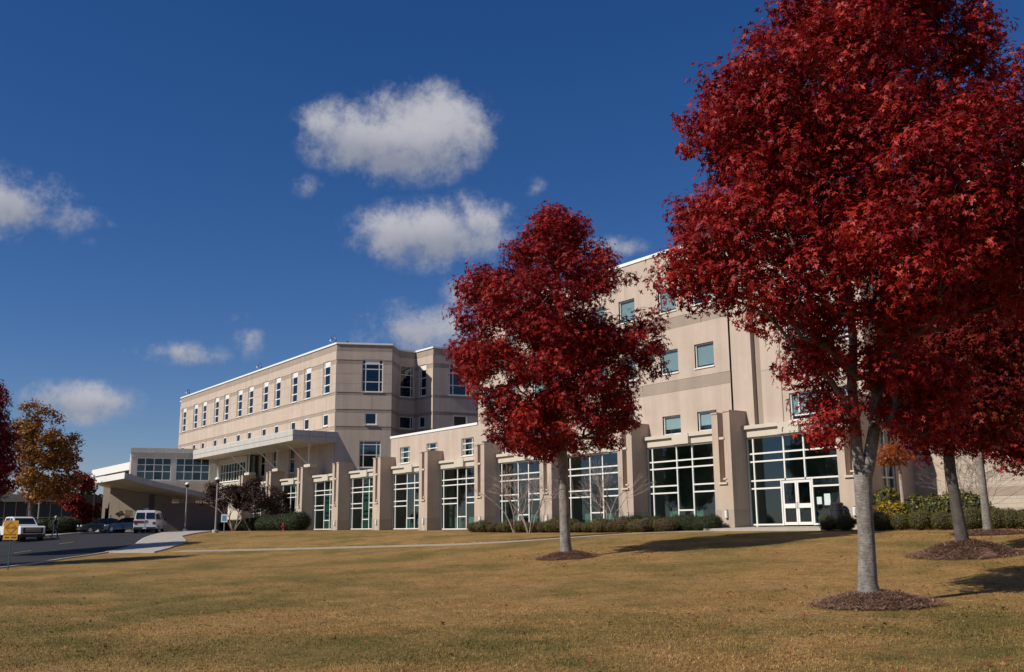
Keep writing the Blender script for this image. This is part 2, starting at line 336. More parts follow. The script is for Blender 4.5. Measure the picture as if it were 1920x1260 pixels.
def drape(name, poly, off, mt, kind='structure', step=GRID):
    bm = bmesh.new(); vs = [bm.verts.new((x, y, 0)) for x, y in poly]; bm.faces.new(vs); bmesh.ops.triangulate(bm, faces=bm.faces)
    xs = [p[0] for p in poly]; ys = [p[1] for p in poly]
    for lines, ax, lo, hi in ((gx, 0, min(xs), max(xs)), (gy, 1, min(ys), max(ys))):
        for c in lines:
            if lo < c < hi:
                co = [0, 0, 0]; no = [0, 0, 0]; co[ax] = c; no[ax] = 1
                bmesh.ops.bisect_plane(bm, geom=bm.verts[:] + bm.edges[:] + bm.faces[:], plane_co=co, plane_no=no, dist=1e-5)
    for v in bm.verts: v.co.z = G(v.co.x, v.co.y) + off
    bmesh.ops.recalc_face_normals(bm, faces=bm.faces)
    me = bpy.data.meshes.new(name); bm.to_mesh(me); bm.free()
    if me.polygons and me.polygons[0].normal.z < 0: me.flip_normals()
    if off > .05:        # solid sides down into the ground
        bm = bmesh.new(); bm.from_mesh(me); r_ = bmesh.ops.extrude_edge_only(bm, edges=[e for e in bm.edges if len(e.link_faces) == 1])
        for v in [g_ for g_ in r_['geom'] if isinstance(g_, bmesh.types.BMVert)]: v.co.z -= off + .2
        bm.to_mesh(me); bm.free()
    me.materials.append(mt); o = link(name, me)
    if kind: tag(o, kind=kind)
    return o
def resample(pts, step):
    out = [np.array(pts[0], float)]
    for a, b in zip(pts, pts[1:]):
        a = np.array(a, float); b = np.array(b, float); n = max(1, int(np.linalg.norm(b - a) / step))
        for i in range(1, n + 1): out.append(a + (b - a) * i / n)
    return out
def smooth_line(pts, it=2):
    for _ in range(it):
        q = [np.array(pts[0], float)]
        for a, b in zip(pts, pts[1:]): a = np.array(a, float); b = np.array(b, float); q += [a * .75 + b * .25, a * .25 + b * .75]
        q.append(np.array(pts[-1], float)); pts = q
    return pts
def ribbon(name, pts, w0, w1, h0, h1, mt, kind='structure'):      # draped bar, lateral from w0 to w1, top h1, bottom h0
    P = resample(pts, .75); vs = []; fs = []
    for i, p in enumerate(P):
        d = P[min(i + 1, len(P) - 1)] - P[max(i - 1, 0)]; d /= np.linalg.norm(d) + 1e-9; n = np.array([-d[1], d[0]])
        for w, h in ((w0, h0), (w0, h1), (w1, h1), (w1, h0)):
            q = p + n * w; vs.append((q[0], q[1], G(*q) + h))
    for i in range(len(P) - 1):
        for k in range(4): fs.append((i * 4 + k, i * 4 + (k + 1) % 4, i * 4 + 4 + (k + 1) % 4, i * 4 + 4 + k))
    fs += [(0, 1, 2, 3), tuple(len(vs) - 4 + k for k in (3, 2, 1, 0))]
    mb = MB(); mb.add(vs, fs); o = mb.build(name, mt)
    if kind: tag(o, kind=kind)
    return o
def gp(px, py): p = ong(px, py); return (float(p[0]), float(p[1]))
edge = [(-38, -12), (-46, 2.5), gp(0, 1066.5), gp(105, 1050), gp(160, 1043), gp(199, 1036.5)]
kerbR = [gp(199, 1036.5), gp(251, 1025), gp(264, 1014.5), (-78.5, 22.0), (-88, 26.0), (-97, 29.5)]
edge_s = smooth_line(edge, 2); kerb_s = smooth_line(kerbR, 1)
far_edge = [(-122, 31.5), (-110, 28.2), (-104, 25.0), (-97.5, 20.6), (-93.5, 18.6), (-91.0, 13.5), (-88.0, 6), (-84.0, -12)]
drape('road', [tuple(p) for p in edge_s] + [tuple(p) for p in kerb_s[1:]] + [(-100, 30.5), (-122, 37)] + far_edge, .02, ASPH)
pad = [gp(199, 1036.5), gp(289, 1036.5), gp(318, 1029), gp(350, 1017), gp(341, 1006), (-81.5, 27.2), (-88, 30.5), (-97, 33.5)]
drape('pavement', [tuple(p) for p in kerb_s] + [(-97, 33.5), (-88, 30.2), (-81.5, 26.6), gp(341, 1006.5), gp(350, 1017), gp(318, 1029), gp(289, 1036.5)], .075, CONC)
ribbon('kerb', [tuple(p) for p in kerb_s], -.10, .08, -.05, .085, KERB)
ribbon('kerb', [tuple(p) for p in edge_s], -.16, .0, -.05, .075, KERB)
ribbon('kerb', far_edge, -.15, .05, -.05, .15, KERB)
drape('pavement', [(-122, 31.3), (-110, 28.0), (-104, 24.8), (-97.5, 20.4), (-93.5, 18.4), (-95.5, 17.4), (-99.0, 19.3), (-105.5, 23.4), (-111, 26.6), (-123, 29.8)], .11, CONC)
for a, b in ((gp(112, 1020.5), gp(138, 1016.5)), (gp(28, 1037), gp(58, 1033))):
    ribbon('road_marking', [a, b], -.07, .07, .0, .03, YELP)
walk = [gp(330, 1034), gp(400, 1032.5), gp(520, 1030), gp(640, 1027), gp(760, 1023.8), gp(860, 1021), gp(960, 1016), gp(1050, 1010), gp(1150, 1003), (-37.6, 37.2), (-35.6, 38.2)]
walk_s = smooth_line(walk, 2)
ribbon('footpath', [tuple(p) for p in walk_s], -.5, .5, -.05, .022, mat('path_concrete', (.34, .29, .22), .9, var=.12, vscale=1.5))
drape('entrance_slab', [(-36.1, 37.9), (-28.9, 37.9), (-28.9, 40.2), (-36.1, 40.2)], .13, CONC)
ribbon('turf_edge', [tuple(p) for p in walk_s[3:-8]], .551, .75, -.05, .085, LAWN)

# ------------------------------------------------------------------ the glazed arcade along the foot of the buildings
PY, GY, WY = 39.0, 40.25, 40.4          # pier fronts, glazing, upper wall
PX = [-27.3, -34.98, -42.5, -50.1, -57.75, -65.5, -73.08, -80.87, -88.65, -96.5, -104.3]   # right faces of the piers
PW = 1.26
arc = thing('glazed_arcade', 'long arcade of beige piers and white framed green glass bays along the lawn', 'arcade', (-66, 40, 0))
fg = FX(0)
ffront = FX(PY)
for i, xr in enumerate(PX):
    xl = xr - PW; zb = G(xr, PY) - .3; zt = 5.97
    a, b = xl + .42, xl + .80
    mb = MB(); mb.box(xl, a, PY, GY + .25, zb, zt - .03); mb.box(b, xr, PY, GY + .25, zb, zt + .03); mb.box(a, b, PY, GY + .25, zb, 2.36); mb.box(a, b, PY + .42, GY + .25, 2.36, zt - .12)
    p = mb.build('pier', STUP, arc)
    mb = MB(); mb.box(xl - .02, a, PY - .04, GY + .25, zt - .03, zt + .05); mb.box(b, xr + .03, PY - .04, GY + .25, zt + .03, zt + .11); mb.build('pier_cap', STUC, p)
    mb = MB(); mb.box(xl - .012, xl + .40, PY - .012, PY + .3, zb, .98); mb.box(xr - .40, xr + .012, PY - .012, GY - .02, zb, .98); mb.build('plinth', PLIN, p)
    mb = MB(); mb.box(a - .06, b + .14, PY - .10, PY - .002, 2.26, 2.36); mb.build('ledge', TRIM, p)
    MB().box(a + .1, b + .06, PY - .06, PY + .12, 4.58, 4.70).build('bracket', TRIM, p); MB().box(b - .12, b + .1, PY - .05, PY + .06, 2.5, 2.58).build('bracket', TRIM, p)
def bay(xl, xr, entrance=False):
    g = .043; yb, yf = GY + .06, GY - .06
    top, zb = 4.62, max(.05, G((xl + xr) / 2, GY) + .04)
    mus = [xl + .44, xl + 2.40, xl + 3.60, xr - .45]
    mb = MB()
    def vbar(x, z0, z1): mb.box(x - g, x + g, yf, yb, z0, z1)
    def hbar(x0, x1, z, h=.04): mb.box(x0, x1, yf + .004, yb - .004, z - h, z + h)
    vbar(xl + .06, zb, top); vbar(xr - .06, zb, top)
    cells = []
    xs = [xl + .06, *mus, xr - .06]
    if not entrance:
        for x in mus: vbar(x, zb, top)
        rows_side = [zb + .05, 2.01, 2.41, 3.39, 3.80, top]; rows_mid = [zb + .05, 1.03, 3.39, 3.80, top]
        for k, (a, b) in enumerate(zip(xs, xs[1:])):
            rows = rows_mid if k == 2 else rows_side
            for z in rows: hbar(a + g, b - g, z, .04)
            for c, d in zip(rows, rows[1:]): cells.append((a, b, c, d))
    else:
        mus = [xl + .44, xl + 2.40, xl + 3.63]; xs = [xl + .06, *mus, xr - .06]; dl, dr = -32.86, -30.98
        for x in mus: vbar(x, 2.46 if x > xl + 1 else zb, top)
        rows = [2.41, 3.39, 3.80, top]
        for a, b in zip(xs, xs[1:]):
            for z in rows: hbar(a + g, b - g, z)
            for c, d in zip(rows, rows[1:]): cells.append((a, b, c, d))
        vbar(dl, .14, 2.36); vbar(dr, .14, 2.36)
        for a, b in ((xl + .06, mus[0]), (mus[0], dl), (dr, xr - .06)):
            for z in (.19, 2.01): hbar(a + g, b - g, z)
            cells += [(a, b, .19, 2.01), (a, b, 2.01, 2.41)]
    w = mb.build('curtain_wall', WHITE, arc)
    for a, b, c, d in cells: piece('pane', WORLD, a + g - .01, b - g + .01, GY - .01, GY + .006, c + .04, d - .04, GLASS, w)
    # stepped cornice over the bay
    k0, k1 = xl + 2.36, xl + 3.62
    mb = MB(); mb.box(xl + .002, k0, GY - .18, GY + .14, 4.67, 5.08); mb.box(xl - .0, k0, GY - .34, GY + .14, 5.08, 5.27); h = mb.build('cornice', TRIM, arc)
    MB().box(k0 + .002, k1, GY - .36, GY + .14, 4.672, 5.24).build('key_block', TRIM, h)
    mb = MB(); mb.box(k1 + .002, xr - .002, GY - .16, GY + .14, 4.67, 5.06); mb.box(k1 + .002, xr - .002, GY - .30, GY + .14, 5.06, 5.27); mb.build('cornice', TRIM, arc)
for k in range(len(PX) - 1): bay(PX[k + 1], PX[k] - PW, entrance=(k == 0))
# door leaves of the entrance
def door_leaf(x0, x1, hinge):
    mb = MB(); y0, y1 = GY - .05, GY + .02; s = .095
    mb.box(x0, x0 + s, y0, y1, .16, 2.34); mb.box(x1 - s, x1, y0, y1, .16, 2.34)
    for a, b in ((.16, .30), (.98, 1.20), (2.22, 2.34)): mb.box(x0 + s, x1 - s, y0 + .003, y1 - .003, a, b)
    d = mb.build('door', WHITE, arc)
    for a, b in ((.30, .98), (1.20, 2.22)): piece('pane', WORLD, x0 + s - .005, x1 - s + .005, GY - .02, GY - .008, a - .005, b + .005, GLASSD, d)
    hx = x1 - .05 if hinge == 'l' else x0 + .05
    MB().tube([(hx, y0 - .01, .95), (hx, y0 - .07, .98), (hx, y0 - .07, 1.24), (hx, y0 - .01, 1.27)], .014, 6).build('door_handle', CHROME, d)
door_leaf(-32.795, -31.93, 'l'); door_leaf(-31.915, -31.045, 'r')
for (a, b, c, d) in ((-30.78, -30.50, 1.13, 1.48), (-30.35, -30.0, 1.08, 1.62)):
    o = piece('notice', WORLD, a, b, GY - .024, GY - .018, c, d, mat('paper_notice', (.55, .66, .62), .8, var=.12, vscale=9), arc)
# arcade roof behind the cornice and the dim hall behind the glass
MB().box(PX[-1] - PW, -73.9, GY + .15, 41.25, 5.0, 5.18).build('flat_roof', ROOFM, arc)
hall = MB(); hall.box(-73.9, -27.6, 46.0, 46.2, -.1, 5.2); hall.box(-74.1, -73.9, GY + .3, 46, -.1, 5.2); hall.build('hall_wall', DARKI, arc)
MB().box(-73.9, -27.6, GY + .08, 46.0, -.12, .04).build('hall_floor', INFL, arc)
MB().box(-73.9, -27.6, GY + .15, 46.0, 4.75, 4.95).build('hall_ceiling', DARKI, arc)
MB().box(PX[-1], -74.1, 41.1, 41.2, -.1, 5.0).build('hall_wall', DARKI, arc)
for x in (-38.2, -45.6, -53.3, -60.9, -68.6): MB().lathe((x, 43.2, 0), [(.22, .05), (.22, 4.74)], 12).build('hall_column', mat('interior_column', (.34, .33, .30), .7), arc)
random.seed(4)
def seat_set(x, y, lb):      # low lobby furniture glimpsed through the glass
    t = thing('lobby_armchair', lb, 'armchair', (x, y, .04), 'armchairs in the lobby behind the glass')
    mb = MB(); mb.box(x - .4, x + .4, y - .35, y + .35, .18, .48); mb.build('seat', INLT, t, bevel=.03)
    MB().box(x - .4, x + .4, y - .48, y - .352, .18, 1.0).build('backrest', INLT, t, bevel=.03)
    for s in (-1, 1): MB().box(x + s * .47 - .065, x + s * .47 + .065, y - .4, y + .35, .1, .66).build('armrest', INLT, t, bevel=.02)
    for sx in (-1, 1):
        for sy in (-1, 1): MB().box(x + sx * .34 - .03, x + sx * .34 + .03, y + sy * .28 - .03, y + sy * .28 + .03, .04, .18).build('leg', BLACK, t)
for k in range(1, 6):
    xl, xr = PX[k + 1], PX[k] - PW
    bayn = ORD[k] + ' glass bay from the entrance'
    seat_set(xl + 1.45, 41.3, 'pale armchair nearer the tower inside the ' + bayn); seat_set(xl + 3.05, 41.5, 'pale armchair behind the narrow middle panes of the ' + bayn)
    if k % 2: seat_set(xl + 5.0, 41.4, 'pale armchair nearer the doors inside the ' + bayn)

# ------------------------------------------------------------------ four-storey block over the entrance
blk = thing('entrance_block', 'four storey beige stucco block with square teal windows above the glass entrance', 'building', (-44, 42, 0))
fw_ = FX(WY)
XL, XR, ZT = -60.6, -27.6, 16.2
cols = [(-37.85 - d, 1.45) for d in (0, 2.75, 6.25, 9.0, 12.5, 15.25, 18.75, 21.5)]
rows = [(5.32, 6.41, 6.0), (8.83, 10.2, 10.2), (12.45, 13.95, 13.95)]
def wins(z0, z1): return [(c - w / 2, c + w / 2, z0, z1) for c, w in cols]
ent = [(-32.2, -30.3), (-29.65, -28.1)]
H = wins(5.32, 6.40) + wins(8.85, 10.22) + wins(12.5, 13.9) + [(a, b, z0, z1) for a, b in ent for z0, z1 in ((5.33, 6.72), (8.95, 10.45), (12.5, 13.95))]
def course(bld, fr, u0, u1, z0, z1, holes, mt, n=0.0, name='wall_course'):
    hs = [h for h in holes if h[2] < z1 and h[3] > z0 and h[0] < u1 and h[1] > u0]
    full = sorted([h for h in hs if h[2] <= z0 and h[3] >= z1])
    if full and len(full) == len(hs):        # openings cut the course right through: each stretch is a piece of its own
        a = u0; o = None
        for h in full + [(u1, u1 + 1, 0, 0)]:
            if h[0] - a > .02: o = MB(fr).box(a, h[0], n - .18, n, z0, z1).build(name, mt, bld)
            a = h[1]
        return o
    return MB(fr).wall(u0, u1, z0, z1, hs, n).build(name, mt, bld)
zs_ = [(5.0, 7.75, STUC), (7.75, 8.40, BAND), (8.40, 11.45, STUC), (11.45, 12.1, BAND), (12.1, 15.0, STUC), (15.0, 16.05, STUC)]
for a, b, mt in zs_: course(blk, fw_, XL, -36.02, a, b - .012, H, mt, 0.0 if mt is STUC else -.012)
MB(fw_).wall(XL, -36.02, 5.0, 16.0, H, -.03, .15).build('joint_backing', BAND, blk)
course(blk, fw_, -35.80, -34.42, 5.0, 16.05, [], STUC, .10, 'pilaster'); MB(fw_).box(-35.80, -34.42, -.3, .097, 5.0, 16.04).build('pilaster_core', STUC, blk)
MB(fw_).box(-36.02, -35.80, -.30, -.26, 5.0, 16.0).build('recess', BAND, blk); MB(fw_).box(-34.42, -33.92, -.22, -.18, 5.0, 16.0).build('recess', BAND, blk)
MB(fw_).box(-33.92, -33.9, -.22, -.002, 5.0, 16.0).build('recess_side', BAND, blk)
for a, b in ((5.0, 8.1), (8.1, 11.8), (11.8, 16.05)): course(blk, fw_, -33.9, XR, a, b - .012, H, STUC)
MB(fw_).box(-32.75, -32.60, -.05, .05, 5.2, 16.0).build('pilaster_strip', STUC, blk)
# body: roof, left return, back
mb = MB(); mb.box(XL + .002, XR - .002, WY + .62, 62, 15.2, 15.6); mb.box(XL, XL + .3, WY + .001, 62, 5.3, 16.05); mb.box(XL, XR, 62, 62.3, 0, 16.05); mb.box(XL + .3, XR - .3, WY + .62, 61.9, 5.0, 5.2); mb.build('block_body', STUC, blk)
mb = MB(); mb.box(XL - .05, -36.0, WY - .06, WY + .35, 16.05, 16.24); mb.box(-36.0, XR + .05, WY - .14, WY + .35, 16.051, 16.242); mb.box(XL - .05, XL + .35, WY + .35, 62, 16.05, 16.24); mb.build('coping', CAPM, blk)
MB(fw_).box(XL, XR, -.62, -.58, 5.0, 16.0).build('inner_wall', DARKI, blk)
random.seed(11)
BL2 = mat('window_blind_pale', (.34, .40, .40), .55, var=.05)
for c, w in cols:
    for z0, z1 in ((5.32, 6.40), (8.85, 10.22), (12.5, 13.9)):
        bl = random.choice([(.0, TEALB), (.02, BL2), (.45, TEALB), (.3, BL2), (.12, TEALB)])
        window(fw_, c - w / 2, c + w / 2, z0, z1, blk, glass=GLASSC, blind=(bl[0], bl[1]), bar=.06)
for a, b in ent:
    for z0, z1 in ((5.33, 6.72), (8.95, 10.45), (12.5, 13.95)): window(fw_, a, b, z0, z1, blk, us=(a + .5,), zs=(z0 + .25,), glass=GLASSC, blind=(.22, TEALB), bar=.06)
for xx in (-44.2, -52.0): MB(fw_).box(xx - .015, xx + .015, -.006, .004, 13.95, 16.0).build('control_joint', BAND, blk)
# the end wall facing right, with a tall glass strip, and the set-back wing beyond
Y2 = float(onx(1716, 900, XR)[1]); fe = Frame((XR, WY), (0, 1))
LE = Y2 - WY
gs0, gs1 = .25, LE * .52
MB(fe).wall(0, LE, -.2, 16.05, [(gs0, gs1, .1, 4.6)], 0.0, .2).build('end_wall', STUC, blk)
window(fe, gs0, gs1, .1, 4.6, blk, us=(gs0 + (gs1 - gs0) * .55,), zs=(1.1, 2.3, 3.4), n=-.08, bar=.07, glass=GLASS, sill=False, name='glass_strip')
MB(fe).box(-.05, LE, -.3, .05, 16.051, 16.243).build('coping', CAPM, blk)

def brick_material():
    M = bpy.data.materials.new('beige_brick'); M.use_nodes = True; nt = M.node_tree; L = nt.links.new; b = nt.nodes['Principled BSDF']; b.inputs['Roughness'].default_value = .9
    t = nt.nodes.new('ShaderNodeTexCoord'); mp = nt.nodes.new('ShaderNodeMapping'); mp.inputs['Rotation'].default_value = (R(90), 0, 0); L(t.outputs['Object'], mp.inputs['Vector'])
    br = nt.nodes.new('ShaderNodeTexBrick'); br.inputs['Scale'].default_value = 1.0; br.inputs['Brick Width'].default_value = .4; br.inputs['Row Height'].default_value = .2; br.inputs['Mortar Size'].default_value = .012
    br.inputs['Color1'].default_value = (.50, .43, .345, 1); br.inputs['Color2'].default_value = (.46, .39, .31, 1); br.inputs['Mortar'].default_value = (.40, .35, .29, 1); L(mp.outputs[0], br.inputs['Vector']); L(br.outputs['Color'], b.inputs['Base Color'])
    bp = nt.nodes.new('ShaderNodeBump'); bp.inputs['Strength'].default_value = .6; bp.inputs['Distance'].default_value = .02; bp.invert = True; L(br.outputs['Fac'], bp.inputs['Height']); L(bp.outputs[0], b.inputs['Normal'])
    return M
BRICK = brick_material()
wing = thing('side_wing', 'tall beige wing with a brick base set back beyond the entrance block', 'building', (-18, 46, 0))
f2 = FX(Y2)
xd = float(ony(1776, 900, Y2)[0])
MB(f2).wall(XR, xd - .1, -.3, 16.0, []).build('stucco_wall', STUC, wing)
MB(f2).wall(xd + .1, 14, -.3, 1.35, []).build('brick_wall', BRICK, wing); MB(f2).wall(xd + .1, 14, 1.75, 4.9, []).build('brick_wall', BRICK, wing); MB(f2).wall(xd + .1, 14, 4.9, 16.0, []).build('stucco_wall', STUC, wing)
MB(f2).box(xd + .1, 14, -.3, .015, 1.35, 1.75).build('band_course', BAND, wing)
MB(f2).box(xd - .1, xd + .1, -.2, -.1, -.3, 16.0).build('joint_recess', BAND, wing)
MB(f2).tube([(xd, .02, -.1), (xd, .02, 15.4)], .055, 8).build('downpipe', mat('downpipe_beige', (.45, .37, .29), .5), wing)
mb = MB(); mb.box(XR, 14, Y2 + .6, 62, 15.3, 15.6); mb.box(13.9, 14, Y2 + .01, 62, -.3, 16); mb.build('wing_body', STUC, wing); MB(f2).box(XR + .06, 14.1, -.35, .06, 16.0, 16.2).build('coping', CAPM, wing)

# ------------------------------------------------------------------ low two-storey wing between block and tower
low = thing('low_wing', 'low two storey beige wing with white coping joining block and tower', 'building', (-67, 41, 0))
lw = [(-72.9 + .55, 1.64), (-67.2, 1.64), (-62.0, 1.68)]
lw = [(-71.5, 1.64), (-67.2, 1.64), (-62.05, 1.66)]
HL = [(c - w / 2, c + w / 2, 5.5, 6.82) for c, w in lw]
course(low, fw_, -73.9, XL - .002, 5.0, 7.68, HL, STUC)
mb = MB(); mb.box(-73.9, -73.6, WY + .001, 52, 0, 7.68); mb.box(-73.6, XL - .01, WY + .62, 52, 7.2, 7.4); mb.build('wing_body', STUC, low)
mb = MB(); mb.box(-73.96, XL - .06, WY - .06, WY + .32, 7.68, 7.86); mb.box(-73.96, -73.55, WY + .32, 52, 7.68, 7.86); mb.build('coping', CAPM, low)
MB(fw_).box(-73.6, XL, -.62, -.58, 5.0, 7.6).build('inner_wall', DARKI, low)
for c, w in lw: window(fw_, c - w / 2, c + w / 2, 5.5, 6.82, low, us=(c - w / 2 + .32, c + w / 2 - .32), zs=(5.95, 6.42), glass=GLASSC, bar=.065, kinds=[GLASS, GLASSC, GLASS])
MB().lathe((-60.9, WY - .08, 4.2), [(.06, 0), (.06, 1.9)], 8).build('downpipe', TRIM, low)

# ------------------------------------------------------------------ hospital tower
K = 1.207
twr = thing('hospital_tower', 'four storey beige tower with dark bands and a row of tall narrow windows', 'building', (-100, 45, 0))
C0, C1, C2, C3, C4 = (-86.7, 41.3), (-84.5, 46.2), (-86.7, 48.2), (-86.75, 50.15), (-83.5, 50.3); C5 = (-80.9, 62.3)
TC = [(17.95, 17.28, BAND, 0), (17.28, 16.43, STUC, .03), (16.43, 16.02, BAND, 0), (16.02, 13.25, STUC, .03), (13.25, 12.98, BAND, 0), (12.98, 11.59, STUC, .03), (11.59, 11.27, BAND, 0), (11.27, 9.94, STUC, .03), (9.94, 9.62, BAND, 0), (9.62, 4.6, STUC, .03), (4.6, -.2, STUC, .03)]
def tower_face(fr, L, tall, small, second):
    holes = [(a, b, 13.3, 16.5) for a, b in tall] + [(a, b, 10.1, 11.3) for a, b in small] + [(a, b, 6.0, 8.55) for a, b in second]
    for z1, z0, mt, n in TC: course(twr, fr, 0, L, z0, z1 - (.015 if mt is STUC else 0), holes, mt, n)
    MB(fr).box(0, L, -.62, -.58, 0, 17.9).build('inner_wall', DARKI, twr)
    MB(fr).box(-.06, L + .06, -.3, .10, 17.95, 18.12).build('coping', CAPM, twr)
    return holes
# long front (u runs right, from the far left end)
XF = -134.9; f0 = Frame((XF, 41.3), (1, 0)); L0 = -86.7 - XF
ctr = [-73.62, -77.35, -80.12, -83.82, -86.73, -90.36, -93.25, -96.95, -99.82, -103.62, -106.44, -110.33]
ctr = [c * K for c in ctr]
t0 = [(c - .82 - XF, c + .82 - XF) for c in ctr]; s0 = [(c - .60 - XF, c + .60 - XF) for c in ctr]
d0 = [(c - .7 - XF, c + .7 - XF) for c in ctr[2:7]]
tower_face(f0, L0, t0, s0, d0)
WPAN = mat('white_spandrel', (.74, .73, .68), .5)
def tall_window(fr, a, b, slim=True, g=None):
    if slim:
        w = window(fr, a, b, 13.3, 16.5, twr, us=(a + .34,), zs=(14.15, 15.15, 15.98), n=-.06, bar=.10, glass=g or GLASSD, sill=True)
        piece('spandrel', fr, a + .40, b - .07, -.06 - .05, -.06 + .002, 16.0, 16.44, WPAN, w)
    else:
        e = (b - a) * .18
        w = window(fr, a, b, 13.3, 16.5, twr, us=(a + e, b - e), zs=(14.3, 15.55, 16.05), n=-.06, bar=.085, glass=g or GLASSD, sill=True)
        piece('spandrel', fr, a + e, b - e, -.06 - .05, -.06 + .004, 16.07, 16.46, WPAN, w)
for a, b in t0: tall_window(f0, a, b)
for a, b in s0: window(f0, a, b, 10.1, 11.3, twr, n=-.03, bar=.13, glass=GLASSD)
for a, b in d0: window(f0, a, b, 6.0, 8.55, twr, zs=(7.4,), n=-.06, bar=.07, glass=GLASS)
f1 = Frame(C0, np.subtract(C1, C0)); L1 = float(np.linalg.norm(np.subtract(C1, C0)))
tower_face(f1, L1, [(2.45, 4.5)], [(2.8, 3.97)], [(2.35, 4.4)])
tall_window(f1, 2.45, 4.5, False); window(f1, 2.8, 3.97, 10.1, 11.3, twr, n=-.03, bar=.12, glass=GLASSD); window(f1, 2.35, 4.4, 6.0, 8.55, twr, us=(2.75, 4.0), zs=(7.2, 8.2), n=-.06, bar=.085, glass=GLASS)
f2_ = Frame(C1, np.subtract(C2, C1)); L2 = float(np.linalg.norm(np.subtract(C2, C1))); tower_face(f2_, L2, [], [], [])
f3 = Frame(C2, np.subtract(C3, C2)); L3 = float(np.linalg.norm(np.subtract(C3, C2))); tower_face(f3, L3, [(.15, 1.75)], [(.15, 1.75)], [])
window(f3, .15, 1.75, 13.3, 16.5, twr, us=(1.45,), zs=(14.3, 15.55), n=-.06, glass=GLASSD); window(f3, .15, 1.75, 10.1, 11.3, twr, us=(1.45,), n=-.06, glass=GLASSD)
f4 = Frame(C3, np.subtract(C4, C3)); L4 = float(np.linalg.norm(np.subtract(C4, C3))); tower_face(f4, L4, [(.6, 2.0)], [(.7, 1.8)], [])
tall_window(f4, .6, 2.0); window(f4, .7, 1.8, 10.1, 11.3, twr, n=-.03, bar=.12, glass=GLASSD)
f5 = Frame(C4, np.subtract(C5, C4)); L5 = float(np.linalg.norm(np.subtract(C5, C4))); tower_face(f5, L5, [(1.7, 3.9)], [(2.1, 3.6)], [])
tall_window(f5, 1.7, 3.9, False); window(f5, 2.1, 3.6, 10.1, 11.3, twr, n=-.03, bar=.12, glass=GLASSD)
for fr, L in ((f0, L0), (f1, L1)):
    for z in (14.1, 15.05):
        hs = (t0 if fr is f0 else [(2.45, 4.5)]); cuts = sorted([0] + [v for a, b in hs for v in (a - .08, b + .08)] + [L])
        mb = MB(fr)
        for a, b in zip(cuts[0::2], cuts[1::2]):
            if b - a > .1: mb.box(a, b, .0302, .036, z, z + .02)
        mb.build('reglet_line', BAND, twr)
for u in (3.45,): MB(f1).box(u - .02, u + .02, .0302, .037, 11.62, 12.95).build('control_joint', BAND, twr)
# far left corner step, roof and back
f6 = Frame((-138.6, 42.4), (1, 0)); tower_face(f6, 3.7, [(1.2, 2.2)], [], [])
window(f6, 1.2, 2.2, 13.3, 16.5, twr, zs=(14.3, 15.5), n=-.06, glass=GLASSD)
mb = MB(); mb.prism([(-138.5, 42.5), (-134.9, 42.5), (-134.9, 41.95), (-86.9, 41.95), (-85.2, 46.2), (-87.4, 48.2), (-87.4, 50.8), (-84.1, 50.9), (-81.5, 62.2), (-138.5, 62.2)], 17.2, 17.4, 2); mb.box(-138.6, -138.3, 42.45, 62, -.2, 17.95); mb.box(-134.92, -134.8, 41.35, 42.4, -.2, 17.95); mb.box(-138.6, -80.9, 62.2, 62.5, -.2, 17.95); mb.build('tower_body', STUC, twr)
MB().box(-135.05, -134.75, 41.65, 42.25, 17.951, 18.118).build('coping', CAPM, twr)
# gooseneck floodlights on the roof edge
def gooseneck(px, lb):
    x = float(ony(px, 700, 42.2)[0]); t = thing('roof_floodlight', lb, 'floodlight', (x, 42.2, 17.38), 'gooseneck floodlights along the tower roof')
    pts = [(x, 42.2, 17.4), (x, 42.2, 18.75)] + [(x - .55 + .55 * math.cos(a), 42.2, 18.75 + .55 * math.sin(a)) for a in np.linspace(.2, 2.6, 8)]
    MB().tube(pts, .06, 8).build('pole', BLUEST, t)
    e = pts[-1]; MB().lathe((e[0] - .05, e[1], e[2] - .2), [(.19, 0), (.16, .14), (.07, .2), (.04, .28)], 12).build('lamp_head', mat('lamp_head_silver', (.7, .75, .8), .25, metal=.6), t)
for px, lb in ((628, 'blue gooseneck floodlight with silver head at the near corner of the tower roof'), (489, 'blue gooseneck floodlight with silver head midway along the tower roof'), (357, 'blue gooseneck floodlight with silver head at the far end of the tower roof')): gooseneck(px, lb)
t = thing('roof_vent', 'small dark vent pipe standing on the tower roof', 'vent', (*f1((1.0, -.8, 17.38)),)); MB(Frame(f1((1.0, -.8, 0)), (1, 0), (0, 1))).lathe((0, 0, 17.4), [(.06, 0), (.06, .8), (.14, .82), (.14, .95), (.03, 1.0)], 10).build('vent_pipe', BLACK, t)

# ------------------------------------------------------------------ flat canopy on struts in front of the tower
can = thing('entrance_canopy', 'long flat white panelled canopy on steel struts above the arcade', 'canopy', (-100, 39, 5.2))
cx0, cx1, cy0, cy1, cz0, cz1 = -115.2, -86.6, 37.0, 41.26, 8.38, 9.38
MB().box(cx0 + .1, cx1 - .1, cy0 + .1, cy1, cz0 + .02, cz1 - .12).build('roof_deck', SOFF, can)
def fascia(fr, L, nseg):
    w = L / nseg
    for k in range(nseg):
        piece('fascia_panel', fr, k * w + .012, (k + 1) * w - .012, -.06, 0, cz0, cz0 + .46, PANEL, can); piece('fascia_panel', fr, k * w + .012, (k + 1) * w - .012, -.06, .03, cz0 + .485, cz1, PANEL, can)
fascia(Frame((cx0, cy0), (1, 0)), cx1 - cx0, 7); fascia(Frame((cx1, cy0 + .06), (0, 1)), 5.0, 3)
MB().box(cx1 - .9, cx1 - .07, cy1, 42.0, cz0 + .02, cz1 - .12).build('roof_deck', SOFF, can)
